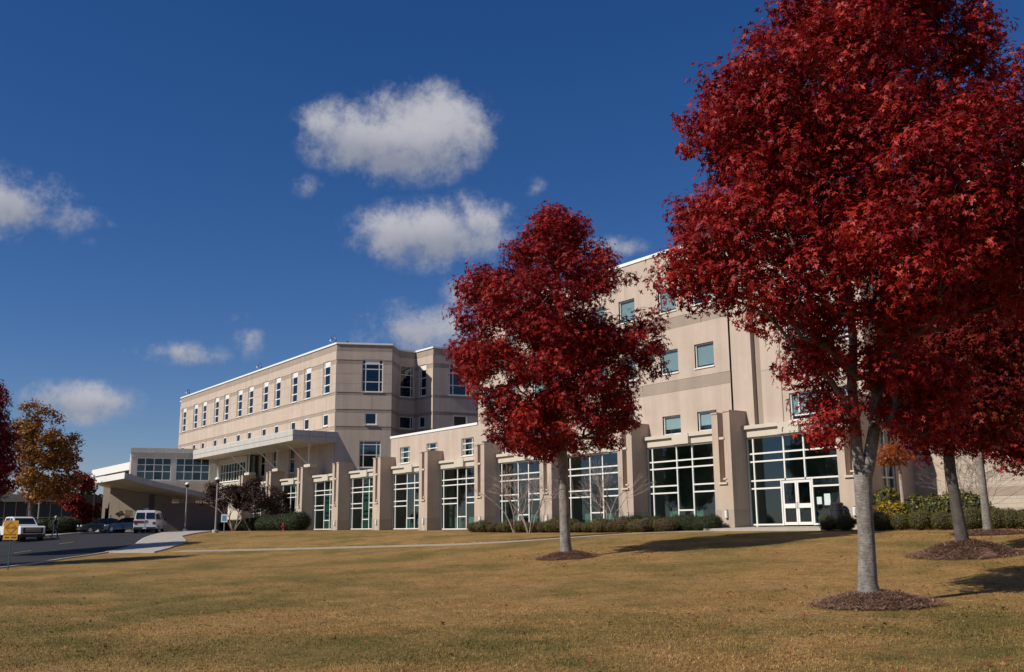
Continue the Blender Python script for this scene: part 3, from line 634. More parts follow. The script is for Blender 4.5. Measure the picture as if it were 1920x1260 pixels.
MB().box(cx0 - .02, cx1 - .0, cy0 + .06, cy0 + .3, cz1 - .1, cz1 + .04).build('edge_cap', CAPM, can)
for xr in PX[8:11]:
    x = xr - .35
    s = MB().tube([(x, 39.75, 6.05), (x, 39.75, cz0 + .03)], .085, 8).build('strut_post', WHITE, can)
    MB().tube([(x - .05, 39.7, 6.35), (x - 1.9, 38.3, cz0 + .03)], .065, 8).build('strut_brace', WHITE, can)
    MB().box(x - .25, x + 1.15, 39.35, 40.1, 6.085, 6.35).build('strut_base', TRIM, can)
# infill wall between arcade end and atrium
inf = thing('link_wall', 'pale wall with a strip of green windows below the flat canopy', 'wall', (-110, 40, 0))
fi = FX(39.9); hi = [(-114.2, -106.2, 5.7, 7.75)]
MB(fi).wall(-115.5, -105.57, -.2, 8.36, hi).build('wall', TRIM, inf); MB(fi).box(-115.5, -105.6, -.9, -.7, 0, 8.3).build('inner_wall', DARKI, inf)
window(fi, *hi[0], inf, us=[-114.2 + 8 * k / 9 for k in range(1, 9)], zs=(6.75,), n=-.06, bar=.08, glass=GLASS)

# ------------------------------------------------------------------ glass atrium at the far end
at = thing('glass_atrium', 'pale box with two grids of dark square panes and a grey parapet', 'building', (-116, 35, 0))
A0 = (-117.5, 30.7); fa = Frame(A0, (.27, .963)); LA = 9.6
ha = [(.60, 4.36, 5.95, 8.52), (4.86, 8.62, 5.95, 8.52)]
MB(fa).wall(0, LA, 5.6, 8.56, ha, 0, .2).build('wall', PANEL, at); MB(fa).wall(0, LA, -.2, 5.6, [], -.002).build('wall', STUC, at)
MB(fa).box(-.05, LA, -.4, .06, 8.56, 9.04).build('fascia', PANEL, at)
for k in range(5): piece('parapet_panel', fa, -.1 + k * 1.94, -.1 + (k + 1) * 1.94 - .02, -.4, .14, 9.06, 9.62, PANEL, at)
for h in ha: window(fa, *h, at, us=[h[0] + .94 * k for k in (1, 2, 3)], zs=(6.95, 7.72), n=-.05, bar=.085, kinds=[GLASS, GLASS, GLASSD, GLASS, GLASSD, GLASSD, GLASSD, GLASS, GLASSD], sill=False)
q = [fa((0, -.41, 0)), fa((LA, -.41, 0))]
mb = MB(); mb.prism([(q[0][0], q[0][1]), (q[1][0], q[1][1]), (-119.2, 41), (-119.2, 31.1)], 8.9, 9.0, 2); mb.build('flat_roof', ROOFM, at)
MB(fa).box(0, LA, -2.6, -2.5, 0, 8.8).build('inner_wall', DARKI, at)
fl = FX(30.72); MB(fl).wall(-118.2, A0[0] - .002, -.2, 8.9, [], 0).build('side_wall', PANEL, at)
eave = thing('eaves_wing', 'low wing with a broad white eaves fascia behind the red trees', 'building', (-130, 33, 0))
MB().box(-139, -118.3, 31.4, 31.9, 7.32, 8.22).build('fascia', CAPM, eave); MB().box(-139, -118.3, 31.9, 40, 8.0, 8.15).build('roof', ROOFM, eave); MB().box(-139, -118.4, 33.0, 33.3, -.2, 7.99).build('wall', mat('dark_wall', (.17, .13, .10), .9, var=.1), eave)
for k in range(5): MB().box(-137 + k * 3.6, -135 + k * 3.6, 32.9, 32.999, .3, 3.2).build('window', CARGL, eave)

# ------------------------------------------------------------------ drive-through portico
por = thing('portico', 'drive through portico with an upswept white edged canopy on a tan wall', 'portico', (-108, 30, 0))
zf, zbk, yf, ybk = 5.86, 3.75, 26.0, 35.2
def pz(y): t_ = (y - yf) / (ybk - yf); return zf + (zbk - zf) * (t_ ** .85)
ys = np.linspace(yf, ybk, 9); vs = []; fs = []
for y in ys:
    th = .55 - .15 * (y - yf) / (ybk - yf)
    for x, z in ((-114.1, pz(y)), (-101.5, pz(y)), (-101.5, pz(y) - th), (-114.1, pz(y) - th)): vs.append((x, y, z))
for i in range(8):
    for k in range(4): fs.append((i * 4 + k, i * 4 + (k + 1) % 4, i * 4 + 4 + (k + 1) % 4, i * 4 + 4 + k))
fs += [(3, 2, 1, 0), (32, 33, 34, 35)]
MB().add(vs, fs).build('canopy', SOFF, por)
MB().box(-114.15, -101.45, yf - .05, yf - .004, zf - .57, zf + .03).build('front_fascia', CAPM, por)
vs = []; fs = []
for y in ys:
    th = .55 - .15 * (y - yf) / (ybk - yf)
    vs += [(-101.49, y, pz(y) + .03), (-101.49, y, pz(y) - th - .02), (-101.42, y, pz(y) - th - .02), (-101.42, y, pz(y) + .03)]
for i in range(8):
    for k in range(4): fs.append((i * 4 + k, i * 4 + (k + 1) % 4, i * 4 + 4 + (k + 1) % 4, i * 4 + 4 + k))
fs += [(3, 2, 1, 0), (32, 33, 34, 35)]
MB().add(vs, fs).build('side_fascia', PANEL, por)
fp = Frame((-112.0, 27.3), (.5, .866))
vs = []; n_ = 12; mb = MB(fp)
us = np.linspace(0, 6.4, n_)
prof = [(0, -.2)] + [(6.4, -.2)] + [(float(u), pz(27.3 + .866 * u) - .50) for u in us[::-1]]
mb.prism(prof, -.3, 0, 1); mb.build('sign_wall', mat('tan_stucco', (.43, .36, .27), .9, var=.05, streak=.06), por)
for u in (1.05, 5.2): MB(fp).box(u - .012, u + .012, .001, .006, 0, 3.2).build('wall_joint', BAND, por)
LOGO = mat('logo_dark', (.012, .022, .035), .5); LOGB = mat('logo_brown', (.12, .06, .025), .6)
def flat(fr, poly, n, name, mt, parent): return MB(fr).prism(poly, n, n + .03, 1).build(name, mt, parent)
def on_fp(px, py): d = ray(px, py); nn = fp.n; P = CAM + d * (((fp.o - CAM) @ nn) / (d @ nn)); return float((P - fp.o) @ fp.u), float(P[2])
lg = [on_fp(*p) for p in ((216.8, 962.5), (219.5, 961), (223, 960.5), (225, 958), (229, 957.8), (228, 960.5), (231.8, 962), (229.5, 965), (225, 966), (222, 969), (220.5, 966), (217, 965.5))]
lo = flat(fp, lg, .004, 'wall_emblem', LOGO, por)
flat(fp, [on_fp(*p) for p in ((222.5, 960), (227.5, 957.5), (228, 960), (231.5, 962), (229, 964), (225, 963))], .036, 'emblem_accent', LOGB, lo)
for y0 in (957.6, 961.4, 965.2, 968.3):
    a, b = on_fp(234.5, y0), on_fp(248 if y0 < 968 else 243.5, y0)
    MB(fp).box(a[0], b[0], .004, .02, a[1] - .06, a[1] + .03).build('lettering_line', LOGB, por)
cpos = ondepth(283, 960, 107.5); MB().box(cpos[0] - .35, cpos[0] + .35, cpos[1] - .35, cpos[1] + .35, -.2, pz(cpos[1]) - .5).build('column', mat('dark_column', (.22, .20, .18), .9, var=.06), por)
fd = FX(34.0); MB(fd).wall(-109.9, -104.2, -.2, 4.0, [(-109.6, -106.3, .1, 2.35)], 0, .15).build('back_wall', STUC, por)
GRN = mat('green_door_paint', (.055, .075, .05), .6, var=.1)
for k in range(2): piece('door', fd, -109.58 + k * 1.64, -109.58 + k * 1.64 + 1.62, -.13, -.08, .12, 2.33, GRN, por)
for k in range(6): piece('louvre', fd, -109.6, -106.3, .01, .05, 2.52 + k * .2, 2.66 + k * .2, mat('louvre_tan', (.40, .35, .26), .7), por)
fsn = Frame((-104.6, 30.6), (.27, .963)); MB(fsn).box(0, 6.6, -.3, 0, -.2, 3.02).build('screen_wall', mat('screen_wall_grey', (.20, .17, .15), .9, var=.08), por)
#--PROPS--
# ------------------------------------------------------------------ foliage helpers
def leaf_mat(name, cols, trans=.35, rough=.5, spec=.35, gain=1.0):
    M = bpy.data.materials.new(name); M.use_nodes = True; nt = M.node_tree; L = nt.links.new; b = nt.nodes['Principled BSDF']; b.inputs['Roughness'].default_value = rough; b.inputs['Specular IOR Level'].default_value = spec
    a = nt.nodes.new('ShaderNodeAttribute'); a.attribute_name = 'tint'; r = nt.nodes.new('ShaderNodeValToRGB'); L(a.outputs['Fac'], r.inputs[0])
    e = r.color_ramp.elements
    while len(e) < len(cols): e.new(.5)
    for i, c in enumerate(cols): e[i].position = i / (len(cols) - 1); e[i].color = (*[v * gain for v in c], 1)
    L(r.outputs[0], b.inputs['Base Color']); o = nt.nodes['Material Output']
    if trans:
        t = nt.nodes.new('ShaderNodeBsdfTranslucent'); L(r.outputs[0], t.inputs['Color']); mx_ = nt.nodes.new('ShaderNodeMixShader'); mx_.inputs[0].default_value = trans; L(b.outputs[0], mx_.inputs[1]); L(t.outputs[0], mx_.inputs[2]); L(mx_.outputs[0], o.inputs['Surface'])
    return M
RED = leaf_mat('red_maple_leaf', [(.085, .005, .006), (.205, .009, .010), (.33, .017, .015), (.46, .042, .022)], trans=.30, spec=.22)
REDD = leaf_mat('dark_red_leaf', [(.07, .006, .007), (.16, .009, .010), (.25, .018, .014), (.21, .07, .015)], spec=.22)
ORG = leaf_mat('orange_leaf', [(.12, .075, .014), (.28, .11, .018), (.36, .12, .018), (.26, .17, .025)])
ORB = leaf_mat('bright_orange_leaf', [(.30, .07, .01), (.42, .10, .012), (.48, .15, .015)])
YEL = leaf_mat('yellow_shrub_leaf', [(.14, .14, .018), (.34, .25, .025), (.46, .28, .025), (.46, .15, .018)])
GRNL = leaf_mat('green_shrub_leaf', [(.018, .03, .008), (.035, .055, .014), (.06, .08, .02)], trans=.2)
BOXL = leaf_mat('boxwood_leaf', [(.06, .055, .012), (.12, .11, .025), (.20, .165, .042)], trans=.2)
BRNL = leaf_mat('brown_shrub_leaf', [(.07, .045, .014), (.13, .085, .028), (.11, .095, .026)], trans=.2)
PURL = leaf_mat('purple_leaf', [(.018, .008, .007), (.04, .015, .010), (.075, .032, .014)], trans=.25)
def bark_material(name, c1, c2, bands=True):
    M = bpy.data.materials.new(name); M.use_nodes = True; nt = M.node_tree; L = nt.links.new; b = nt.nodes['Principled BSDF']; b.inputs['Roughness'].default_value = .9; b.inputs['Specular IOR Level'].default_value = .2
    t = nt.nodes.new('ShaderNodeTexCoord')
    def nz(sc, mp, det=6):
        q = nt.nodes.new('ShaderNodeMapping'); q.inputs['Scale'].default_value = mp; L(t.outputs['Object'], q.inputs['Vector']); n = nt.nodes.new('ShaderNodeTexNoise'); n.inputs['Scale'].default_value = sc; n.inputs['Detail'].default_value = det; n.inputs['Roughness'].default_value = .7; L(q.outputs[0], n.inputs['Vector']); return n.outputs['Fac']
    a = nz(5, (1, 1, .6)); c = nz(9, (1.2, 1.2, 5.0)); f = nz(60, (1, 1, 1), 4)
    ad = nt.nodes.new('ShaderNodeMath'); ad.operation = 'ADD'; L(a, ad.inputs[0]); L(c, ad.inputs[1]); mr_ = nt.nodes.new('ShaderNodeMapRange'); mr_.inputs['From Min'].default_value = .72; mr_.inputs['From Max'].default_value = 1.2; L(ad.outputs[0], mr_.inputs['Value'])
    x = nt.nodes.new('ShaderNodeMix'); x.data_type = 'RGBA'; L(mr_.outputs[0], x.inputs['Factor']); x.inputs['A'].default_value = (*c1, 1); x.inputs['B'].default_value = (*c2, 1); L(x.outputs['Result'], b.inputs['Base Color'])
    ad2 = nt.nodes.new('ShaderNodeMath'); ad2.operation = 'ADD'; L(ad.outputs[0], ad2.inputs[0]); L(f, ad2.inputs[1]); bp = nt.nodes.new('ShaderNodeBump'); bp.inputs['Strength'].default_value = .8; bp.inputs['Distance'].default_value = .03; L(ad2.outputs[0], bp.inputs['Height']); L(bp.outputs[0], b.inputs['Normal'])
    return M
BARK = bark_material('maple_bark', (.075, .065, .055), (.37, .335, .295)); BARKD = bark_material('dark_bark', (.05, .042, .038), (.15, .13, .115)); BARKL = bark_material('limb_bark_shaded', (.06, .05, .045), (.17, .15, .135)); BARKP = bark_material('pale_bark', (.28, .20, .16), (.52, .43, .37))  # limb tone is darker than the trunk: crown shade put into the colour

def leaves_mesh(name, pos, nrm, size, tint, mt, lobes=True, rng=None):
    """one mesh of small folded leaves at pos, facing nrm"""
    n = len(pos); rng = rng or np.random.default_rng(1)
    nrm = nrm / (np.linalg.norm(nrm, axis=1, keepdims=True) + 1e-9)
    t = rng.normal(size=(n, 3)); t[:, 2] -= .6; t -= nrm * (t * nrm).sum(1, keepdims=True); t /= np.linalg.norm(t, axis=1, keepdims=True) + 1e-9
    b = np.cross(nrm, t); s = size[:, None]
    if lobes:
        V = [pos - t * s * .5, pos + t * s * .62, pos - b * s * .20 + t * s * .06 + nrm * s * .10, pos + b * s * .20 + t * s * .06 + nrm * s * .10, pos - b * s * .62 + t * s * .12 + nrm * s * .02, pos + b * s * .62 + t * s * .12 + nrm * s * .02, pos - b * s * .28 - t * s * .30, pos + b * s * .28 - t * s * .30]
        F = [(0, 2, 1), (0, 1, 3), (6, 4, 2), (7, 3, 5)]
    else:
        V = [pos - t * s * .5, pos - b * s * .34 + nrm * s * .12, pos + t * s * .55, pos + b * s * .34 + nrm * s * .12]; F = [(0, 1, 2), (0, 2, 3)]
    k = len(V); V = np.stack(V, 1).reshape(-1, 3); base = (np.arange(n) * k)[:, None, None]; Fa = (base + np.array(F)[None]).reshape(-1)
    me = bpy.data.meshes.new(name); nf = n * len(F); me.vertices.add(len(V)); me.vertices.foreach_set('co', V.astype(np.float32).ravel()); me.loops.add(nf * 3); me.loops.foreach_set('vertex_index', Fa.astype(np.int32)); me.polygons.add(nf); me.polygons.foreach_set('loop_start', np.arange(0, nf * 3, 3, dtype=np.int32)); me.polygons.foreach_set('loop_total', np.full(nf, 3, dtype=np.int32))
    me.update(calc_edges=True); at_ = me.attributes.new('tint', 'FLOAT', 'POINT'); at_.data.foreach_set('value', np.repeat(tint, k).astype(np.float32)); me.materials.append(mt); return me

def clump_leaves(rng, centers, radii, per, flat=.75, ccol=None, up=.5):
    P = []; N = []; T = []
    for i, (c, r) in enumerate(zip(centers, radii)):
        m_ = max(3, int(per * r * r)); d = rng.normal(size=(m_, 3)); d /= np.linalg.norm(d, axis=1, keepdims=True); rr = r * rng.random(m_) ** .30
        jag = 1 + .25 * np.sin(d @ rng.normal(size=3) * 4 + i)
        p = d * (rr * jag)[:, None] * np.array([1, 1, flat]); P.append(c + p); N.append(d * 1.0 + rng.normal(size=(m_, 3)) * .42 + np.array([0, 0, up])); T.append(np.clip((ccol[i] if ccol is not None else .5) + rng.normal(size=m_) * .26, 0, 1))
    return np.concatenate(P), np.concatenate(N), np.concatenate(T)

def tube_tree(mb, nodes, parent, rad, n=6):
    """limbs: chains of nodes joined as tapered tubes"""
    kids = {}
    for i, p in enumerate(parent):
        if p >= 0: kids.setdefault(p, []).append(i)
    def walk_(start, first):
        chain = [start]; cur = first
        while True:
            chain.append(cur); k = kids.get(cur, [])
            if not k: break
            k = sorted(k, key=lambda q: -rad[q])
            for q in k[1:]: stack.append((cur, q))
            cur = k[0]
        pts = [nodes[j] for j in chain]; rr = [min(rad[chain[0]], rad[chain[1]] * 1.25)] + [rad[j] for j in chain[1:]]
        mb.tube(pts, rr, n, cap=False)
    stack = [(0, q) for q in kids.get(0, [])]
    while stack: walk_(*stack.pop())

def maple(name, label, px, dep, stem, outline, seed, n_cl, per, leaf, mt, bark, r_tr, cl=(.42, .8), holes=(), base=None, group=None, side_limbs=(), lobes=True, inner=.45, depthk=1.0, tintfn=None, tip_r=.0065, flat=.75, lobe_n=0, lobe_r=(.26, .42), limb=None, lobe_px=()):
    """outline: (py, px_left, px_right) of the crown seen in the picture, turned into metres at the tree's own distance and revolved"""
    rng = np.random.default_rng(seed); b = gd(px, dep) if base is None else np.array(base); dep = float((b - CAM) @ V0)
    def loc(qx, qy): P = ondepth(qx, qy, dep); return float((P - b) @ R0), float(P[2] - b[2])
    rows_ = sorted([(loc((l + r) / 2, y)[1], loc(l, y)[0], loc(r, y)[0]) for y, l, r in outline])
    Z_ = np.array([q[0] for q in rows_]); Lf = np.array([q[1] for q in rows_]); Rt = np.array([q[2] for q in rows_])
    root = thing(name, label, 'tree', tuple(b), group)
    # crown clumps
    cen = []; rad_c = []; tries = 0
    W0 = (Rt - Lf).max() / 2; wz = (Rt - Lf); zz = np.linspace(Z_[0], Z_[-1], 200); ww = np.interp(zz, Z_, wz); cdf = np.cumsum(ww ** 1.6); cdf /= cdf[-1]
    lob = []
    while lobe_n and len(lob) < lobe_n:
        z = np.interp(rng.random(), cdf, zz); l, r = np.interp(z, Z_, Lf), np.interp(z, Z_, Rt); h = (r - l) / 2; lr = rng.uniform(*lobe_r) * W0; th = rng.random() * 2 * math.pi
        rho = max(.1, h - lr * .6) * rng.random() ** .35; lob.append((b + R0 * ((l + r) / 2 + rho * math.cos(th)) + V0 * (rho * math.sin(th)) + U0 * z, lr))
    for (qx, qy, rp, do) in lobe_px: lob.append((ondepth(qx, qy, dep) + V0 * do, rp * dep / F_PX))
    while len(cen) < n_cl and tries < n_cl * 90:
        tries += 1; z = np.interp(rng.random(), cdf, zz); l, r = np.interp(z, Z_, Lf), np.interp(z, Z_, Rt); rc = rng.uniform(*cl); h = (r - l) / 2
        rmax = max(.15, h - rc * .75); rho = rmax * rng.random() ** inner; th = rng.random() * 2 * math.pi
        p = b + R0 * ((l + r) / 2 + rho * math.cos(th)) + V0 * (rho * math.sin(th) * depthk) + U0 * z
        if lob and not any(np.linalg.norm((p - q) * np.array([1, 1, 1.25])) < lr for q, lr in lob): continue
        if any(np.linalg.norm(p - np.array(q)) < .62 * (rc + s_) * .62 for q, s_ in zip(cen, rad_c)): continue
        d = p - CAM; zc = d @ FW; qx, qy = 960 + F_PX * (d @ RT) / zc, 630 - F_PX * (d @ UPR) / zc
        if any(((qx - hx) / ha_) ** 2 + ((qy - hy) / hb_) ** 2 < 1 for hx, hy, ha_, hb_ in holes): continue
        cen.append(tuple(p)); rad_c.append(rc)
    cen_a = np.array(cen); rad_a = np.array(rad_c)
    # skeleton: stems given as pixel paths, clumps hooked on to the nearest lower node
    nodes = []; par = []; fixed = []
    for path in stem:
        prev = -1
        for j, (qx, qy, rr) in enumerate(path):
            sx, sz = loc(qx, qy); p = b + R0 * sx + U0 * sz
            if path is not stem[0]: p = p + V0 * (.0)
            if j == 0 and nodes:
                prev = int(np.argmin([np.linalg.norm(p - q) for q in nodes])); continue
            if not nodes: p = b + U0 * (-.12)
            nodes.append(p); par.append(prev); fixed.append(rr); prev = len(nodes) - 1
    nf = len(nodes)
    ax = np.array([b[0], b[1]]); order = np.argsort([np.linalg.norm(c[:2] - ax) + .15 * abs(c[2] - b[2] - Z_[0]) for c in cen_a])
    anchor0 = b[2] + Z_[0] + .35
    for i in order:
        c = cen_a[i]; Q = np.array(nodes); d = np.linalg.norm(Q - c, axis=1) + np.maximum(0, Q[:, 2] - c[2] + .25) * 2.2 + np.maximum(0, anchor0 - Q[:, 2]) * 9
        k = int(np.argmin(d)); a = Q[k]; mid = (a + c) / 2 + rng.normal(size=3) * .12 + np.array([0, 0, -.06 * np.linalg.norm(c - a)])
        nodes.append(mid); par.append(k); fixed.append(None); nodes.append(c); par.append(len(nodes) - 2); fixed.append(None)
    cnt = np.zeros(len(nodes)); 
    for i in range(len(nodes) - 1, -1, -1):
        cnt[i] += 1
        if par[i] >= 0: cnt[par[i]] += cnt[i]
    rad = [fixed[i] if fixed[i] is not None else min(.30 * r_tr, tip_r * cnt[i] ** .5) for i in range(len(nodes))]
    mb = MB(); tube_tree(mb, nodes[:nf], par[:nf], rad[:nf], 14)
    tr = mb.build('trunk', bark, root, smooth=True)
    mb = MB(); 
    sub = MB(); kids_n = [j for j in range(nf, len(nodes)) if par[j] < nf]
    # limbs start inside the trunk
    nn = [nodes[0]] ; 
    full = MB(); chain_nodes = nodes; chain_par = [(-1 if i < nf else par[i]) for i in range(len(nodes))]
    kk = {}
    for i in range(nf, len(nodes)): kk.setdefault(par[i], []).append(i)
    st = [(p_, q) for p_ in list(kk) if p_ < nf for q in kk[p_]]
    while st:
        s0_, q = st.pop(); ch = [s0_]; cur = q
        while True:
            ch.append(cur); k = sorted(kk.get(cur, []), key=lambda w: -rad[w])
            if not k: break
            for w in k[1:]: st.append((cur, w))
            cur = k[0]
        rr = [min(rad[ch[0]], rad[ch[1]] * 1.3)] + [rad[j] for j in ch[1:]]; full.tube([nodes[j] for j in ch], rr, 5, cap=False)
    full.build('limbs', limb or BARKL, root, smooth=True)
    ccol = np.clip(rng.normal(.5, .16, len(cen_a)), 0, 1)
    if tintfn is not None: ccol = np.array([tintfn(c - b, v) for c, v in zip(cen_a, ccol)])
    P, N, T = clump_leaves(rng, cen_a, rad_a, per, flat, ccol)
    size = leaf * rng.uniform(.7, 1.25, len(P))
    me = leaves_mesh('crown', P - b, N, size, T, mt, lobes, rng); o = link('crown', me, root)
    return root, b

def leafy(name, rng, shapes, count, leaf, mt, parent=None, origin=(0, 0, 0), lobes=False):
    """leaf shell over a set of ellipsoids (cx,cy,cz,rx,ry,rz), with a dark twiggy core"""
    P = []; N = []
    tot = sum(s_[3] * s_[5] for s_ in shapes)
    for (cx, cy, cz, rx, ry, rz) in shapes:
        m_ = int(count * rx * rz / tot); d = rng.normal(size=(m_, 3)); d /= np.linalg.norm(d, axis=1, keepdims=True); q = d * (1 - .22 * rng.random((m_, 1)) ** 2 + .06 * rng.normal(size=(m_, 1)))
        p = np.array([cx, cy, cz]) + q * np.array([rx, ry, rz]); keep = p[:, 2] > cz - rz * .98; P.append(p[keep]); N.append((d + rng.normal(size=d.shape) * .55)[keep])
    P = np.concatenate(P); N = np.concatenate(N); T = np.clip(rng.normal(.5, .25, len(P)), 0, 1)
    return leaves_mesh(name, P - np.array(origin), N, leaf * rng.uniform(.7, 1.3, len(P)), T, mt, lobes, rng)
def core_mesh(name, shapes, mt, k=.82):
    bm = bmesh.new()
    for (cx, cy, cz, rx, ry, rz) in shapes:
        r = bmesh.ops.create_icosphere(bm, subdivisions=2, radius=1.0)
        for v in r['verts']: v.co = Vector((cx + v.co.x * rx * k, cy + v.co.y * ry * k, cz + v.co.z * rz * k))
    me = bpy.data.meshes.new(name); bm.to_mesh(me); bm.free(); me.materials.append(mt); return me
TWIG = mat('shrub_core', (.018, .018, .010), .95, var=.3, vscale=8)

# ------------------------------------------------------------------ the red maples on the lawn
def DEP(px, py): return float((ong(px, py) - CAM) @ V0)      # distance of the ground seen at a pixel
out2 = [(-120, 1560, 1690), (-60, 1480, 1780), (0, 1420, 1860), (60, 1412, 1905), (105, 1425, 1930), (125, 1280, 1940), (160, 1255, 1945), (220, 1245, 1960), (300, 1262, 1970), (325, 1340, 1975), (348, 1240, 1975), (420, 1255, 1985), (500, 1218, 1985), (560, 1220, 1975), (620, 1262, 1955), (690, 1380, 1905), (760, 1450, 1830), (830, 1500, 1775), (862, 1560, 1730)]
t2, b2 = maple('red_maple', 'largest red maple with a forked pale grey trunk in a straw mulch ring', 1628, DEP(1628, 1134),
    [[(1628, 1132, .26), (1628, 1112, .215), (1627, 1092, .175), (1624, 1000, .150), (1619, 930, .156), (1618, 895, .172)],
     [(1618, 895, .2), (1607, 850, .112), (1603, 790, .10), (1597, 720, .092), (1600, 640, .082), (1590, 540, .08), (1575, 430, .06), (1565, 300, .045)],
     [(1618, 900, .2), (1630, 862, .122), (1640, 800, .108), (1645, 735, .10), (1652, 650, .086), (1660, 540, .085), (1655, 420, .07), (1660, 260, .05), (1655, 80, .03)],
     [(1645, 735, .1), (1672, 690, .08), (1700, 620, .07), (1740, 520, .05), (1790, 420, .035)],
     [(1600, 760, .1), (1560, 715, .05), (1500, 660, .04), (1440, 590, .032), (1370, 560, .022), (1310, 540, .015)]],
    out2, 21, 660, 700, .120, RED, BARK, .26, lobe_n=28, lobe_r=(.2, .36), cl=(.28, .66), lobe_px=[(1275, 510, 62, 0), (1330, 470, 80, -.6), (1330, 240, 75, 0), (1300, 390, 60, .3), (1345, 170, 50, .2), (1490, 680, 34, -.5), (1560, 795, 55, -.3), (1690, 770, 60, .3), (1700, 720, 80, -.6), (1600, 690, 60, -1), (1480, 540, 70, -1.2), (1630, 600, 90, -1.5), (1520, 60, 90, 0), (1650, 20, 90, -.5), (1780, 60, 80, 0), (1500, 620, 50, -.9), (1880, 120, 70, 0), (1900, 200, 80, 0), (1920, 300, 85, 0), (1930, 420, 85, .2), (1920, 520, 80, 0), (1850, 250, 80, -.8), (1560, 480, 110, -1.8), (1700, 420, 110, -1.8), (1450, 330, 110, -1.5)], holes=[(1618, 850, 62, 90), (1690, 855, 48, 42), (1375, 662, 125, 68), (1450, 765, 80, 55), (1330, 720, 110, 60), (1440, 760, 60, 40), (1525, 715, 30, 30), (1270, 325, 28, 10)], inner=.42)
out1 = [(392, 1005, 1100), (415, 978, 1116), (440, 945, 1122), (475, 915, 1160), (515, 855, 1200), (560, 828, 1225), (610, 820, 1250), (660, 822, 1258), (710, 845, 1250), (760, 880, 1240), (800, 890, 1232), (832, 905, 1210), (846, 945, 1165)]
t1, b1 = maple('red_maple', 'red maple with a single straight trunk standing alone on the lawn before the arcade', 1062, DEP(1062, 1046),
    [[(1062, 1037, .27), (1060, 1015, .20), (1058, 950, .185), (1056, 880, .19), (1053, 820, .17), (1050, 760, .15), (1046, 690, .12), (1045, 600, .09), (1046, 520, .06), (1048, 440, .03)],
     [(1054, 850, .1), (1035, 822, .05), (1000, 790, .04), (960, 760, .03)]],
    out1, 8, 430, 400, .160, RED, BARK, .19, lobe_n=30, lobe_r=(.22, .40), cl=(.36, .80), lobe_px=[(1045, 430, 48, 0), (890, 560, 45, 0), (870, 680, 45, 0), (1200, 640, 50, 0), (960, 800, 55, 0), (1140, 800, 55, 0), (1040, 620, 90, -1), (1180, 520, 40, 0), (1030, 520, 70, -.8)], holes=[(985, 655, 26, 16), (1000, 730, 34, 22), (1165, 672, 22, 14), (930, 705, 26, 26), (1110, 745, 30, 12), (1080, 790, 22, 16), (905, 620, 14, 10), (1150, 770, 24, 16)], inner=.45)
out3 = [(430, 1740, 1850), (500, 1690, 1910), (580, 1650, 1950), (660, 1640, 1970), (740, 1640, 1950), (800, 1660, 1930), (835, 1700, 1880)]
t3, b3 = maple('red_maple', 'dark red maple with a leaning dark trunk on a straw mound near the clipped shrubs', 1806, DEP(1806, 1041),
    [[(1806, 1028, .26), (1804, 1010, .18), (1795, 960, .158), (1783, 890, .15), (1778, 840, .145), (1772, 780, .13), (1770, 700, .10), (1780, 600, .06), (1790, 500, .035)],
     [(1780, 850, .1), (1800, 805, .06), (1840, 760, .04)], [(1778, 830, .1), (1745, 790, .06), (1700, 750, .04)]],
    out3, 33, 300, 440, .14, REDD, BARKD, .18, cl=(.42, .85), holes=[(1905, 560, 30, 35), (1682, 850, 50, 45)], tintfn=lambda d, v: v)
out4 = [(560, 1830, 1960), (640, 1790, 2000), (720, 1790, 2010), (790, 1800, 1990), (840, 1820, 1965), (865, 1850, 1940)]
t4, b4 = maple('red_maple', 'slender red maple with a pale lower trunk next to the bare bush', 1852, DEP(1852, 1001),
    [[(1852, 997, .24), (1851, 985, .15), (1845, 930, .128), (1838, 870, .125), (1835, 820, .105), (1850, 760, .09), (1880, 680, .06), (1895, 600, .03)],
     [(1840, 850, .1), (1858, 815, .05), (1885, 785, .04)]],
    out4, 44, 240, 380, .155, RED, BARK, .16, cl=(.45, .9))
# far left: an edge-of-frame red maple, an orange tree, a low red tree
t5, b5 = maple('red_maple', 'deep red maple at the lawn edge by the drive with crown overhanging the white pickup', -42, 62.0,
    [[(-42, 1020, .26), (-42, 960, .2), (-40, 880, .17), (-40, 800, .12), (-42, 740, .06)]],
    [(690, -80, -30), (735, -130, 14), (770, -150, 22), (830, -160, 30), (880, -150, 38), (920, -130, 22), (935, -100, -10)], 55, 220, 260, .19, RED, BARKD, .2, cl=(.5, 1.0))
t6, b6 = maple('orange_tree', 'sparse orange and olive autumn tree by the drive', 60, 92.0,
    [[(60, 995, .3), (58, 960, .24), (60, 915, .24), (62, 870, .2), (66, 830, .14), (72, 790, .08)], [(61, 890, .15), (85, 855, .1), (115, 820, .05)], [(61, 880, .15), (45, 840, .1), (38, 790, .05)]],
    [(752, 38, 64), (772, 30, 118), (805, 20, 134), (835, 16, 162), (865, 8, 158), (895, 10, 160), (918, 20, 150), (935, 40, 130)], 66, 200, 115, .27, ORG, BARKD, .24, lobe_n=34, lobe_r=(.2, .34), cl=(.45, .95), lobes=False, holes=[(90, 790, 14, 16), (125, 800, 12, 14), (70, 820, 8, 14)], inner=.5, flat=.65)
t7, b7 = maple('low_red_tree', 'low spreading crimson tree beside the portico wall', 150, 103.0,
    [[(150, 990, .2), (150, 965, .16), (152, 940, .1), (155, 910, .06)]],
    [(868, 145, 165), (885, 128, 182), (905, 118, 190), (930, 108, 190), (955, 106, 186), (978, 112, 180)], 77, 150, 120, .28, REDD, BARKD, .16, lobe_n=16, lobe_r=(.25, .42), cl=(.45, .95), lobes=False)
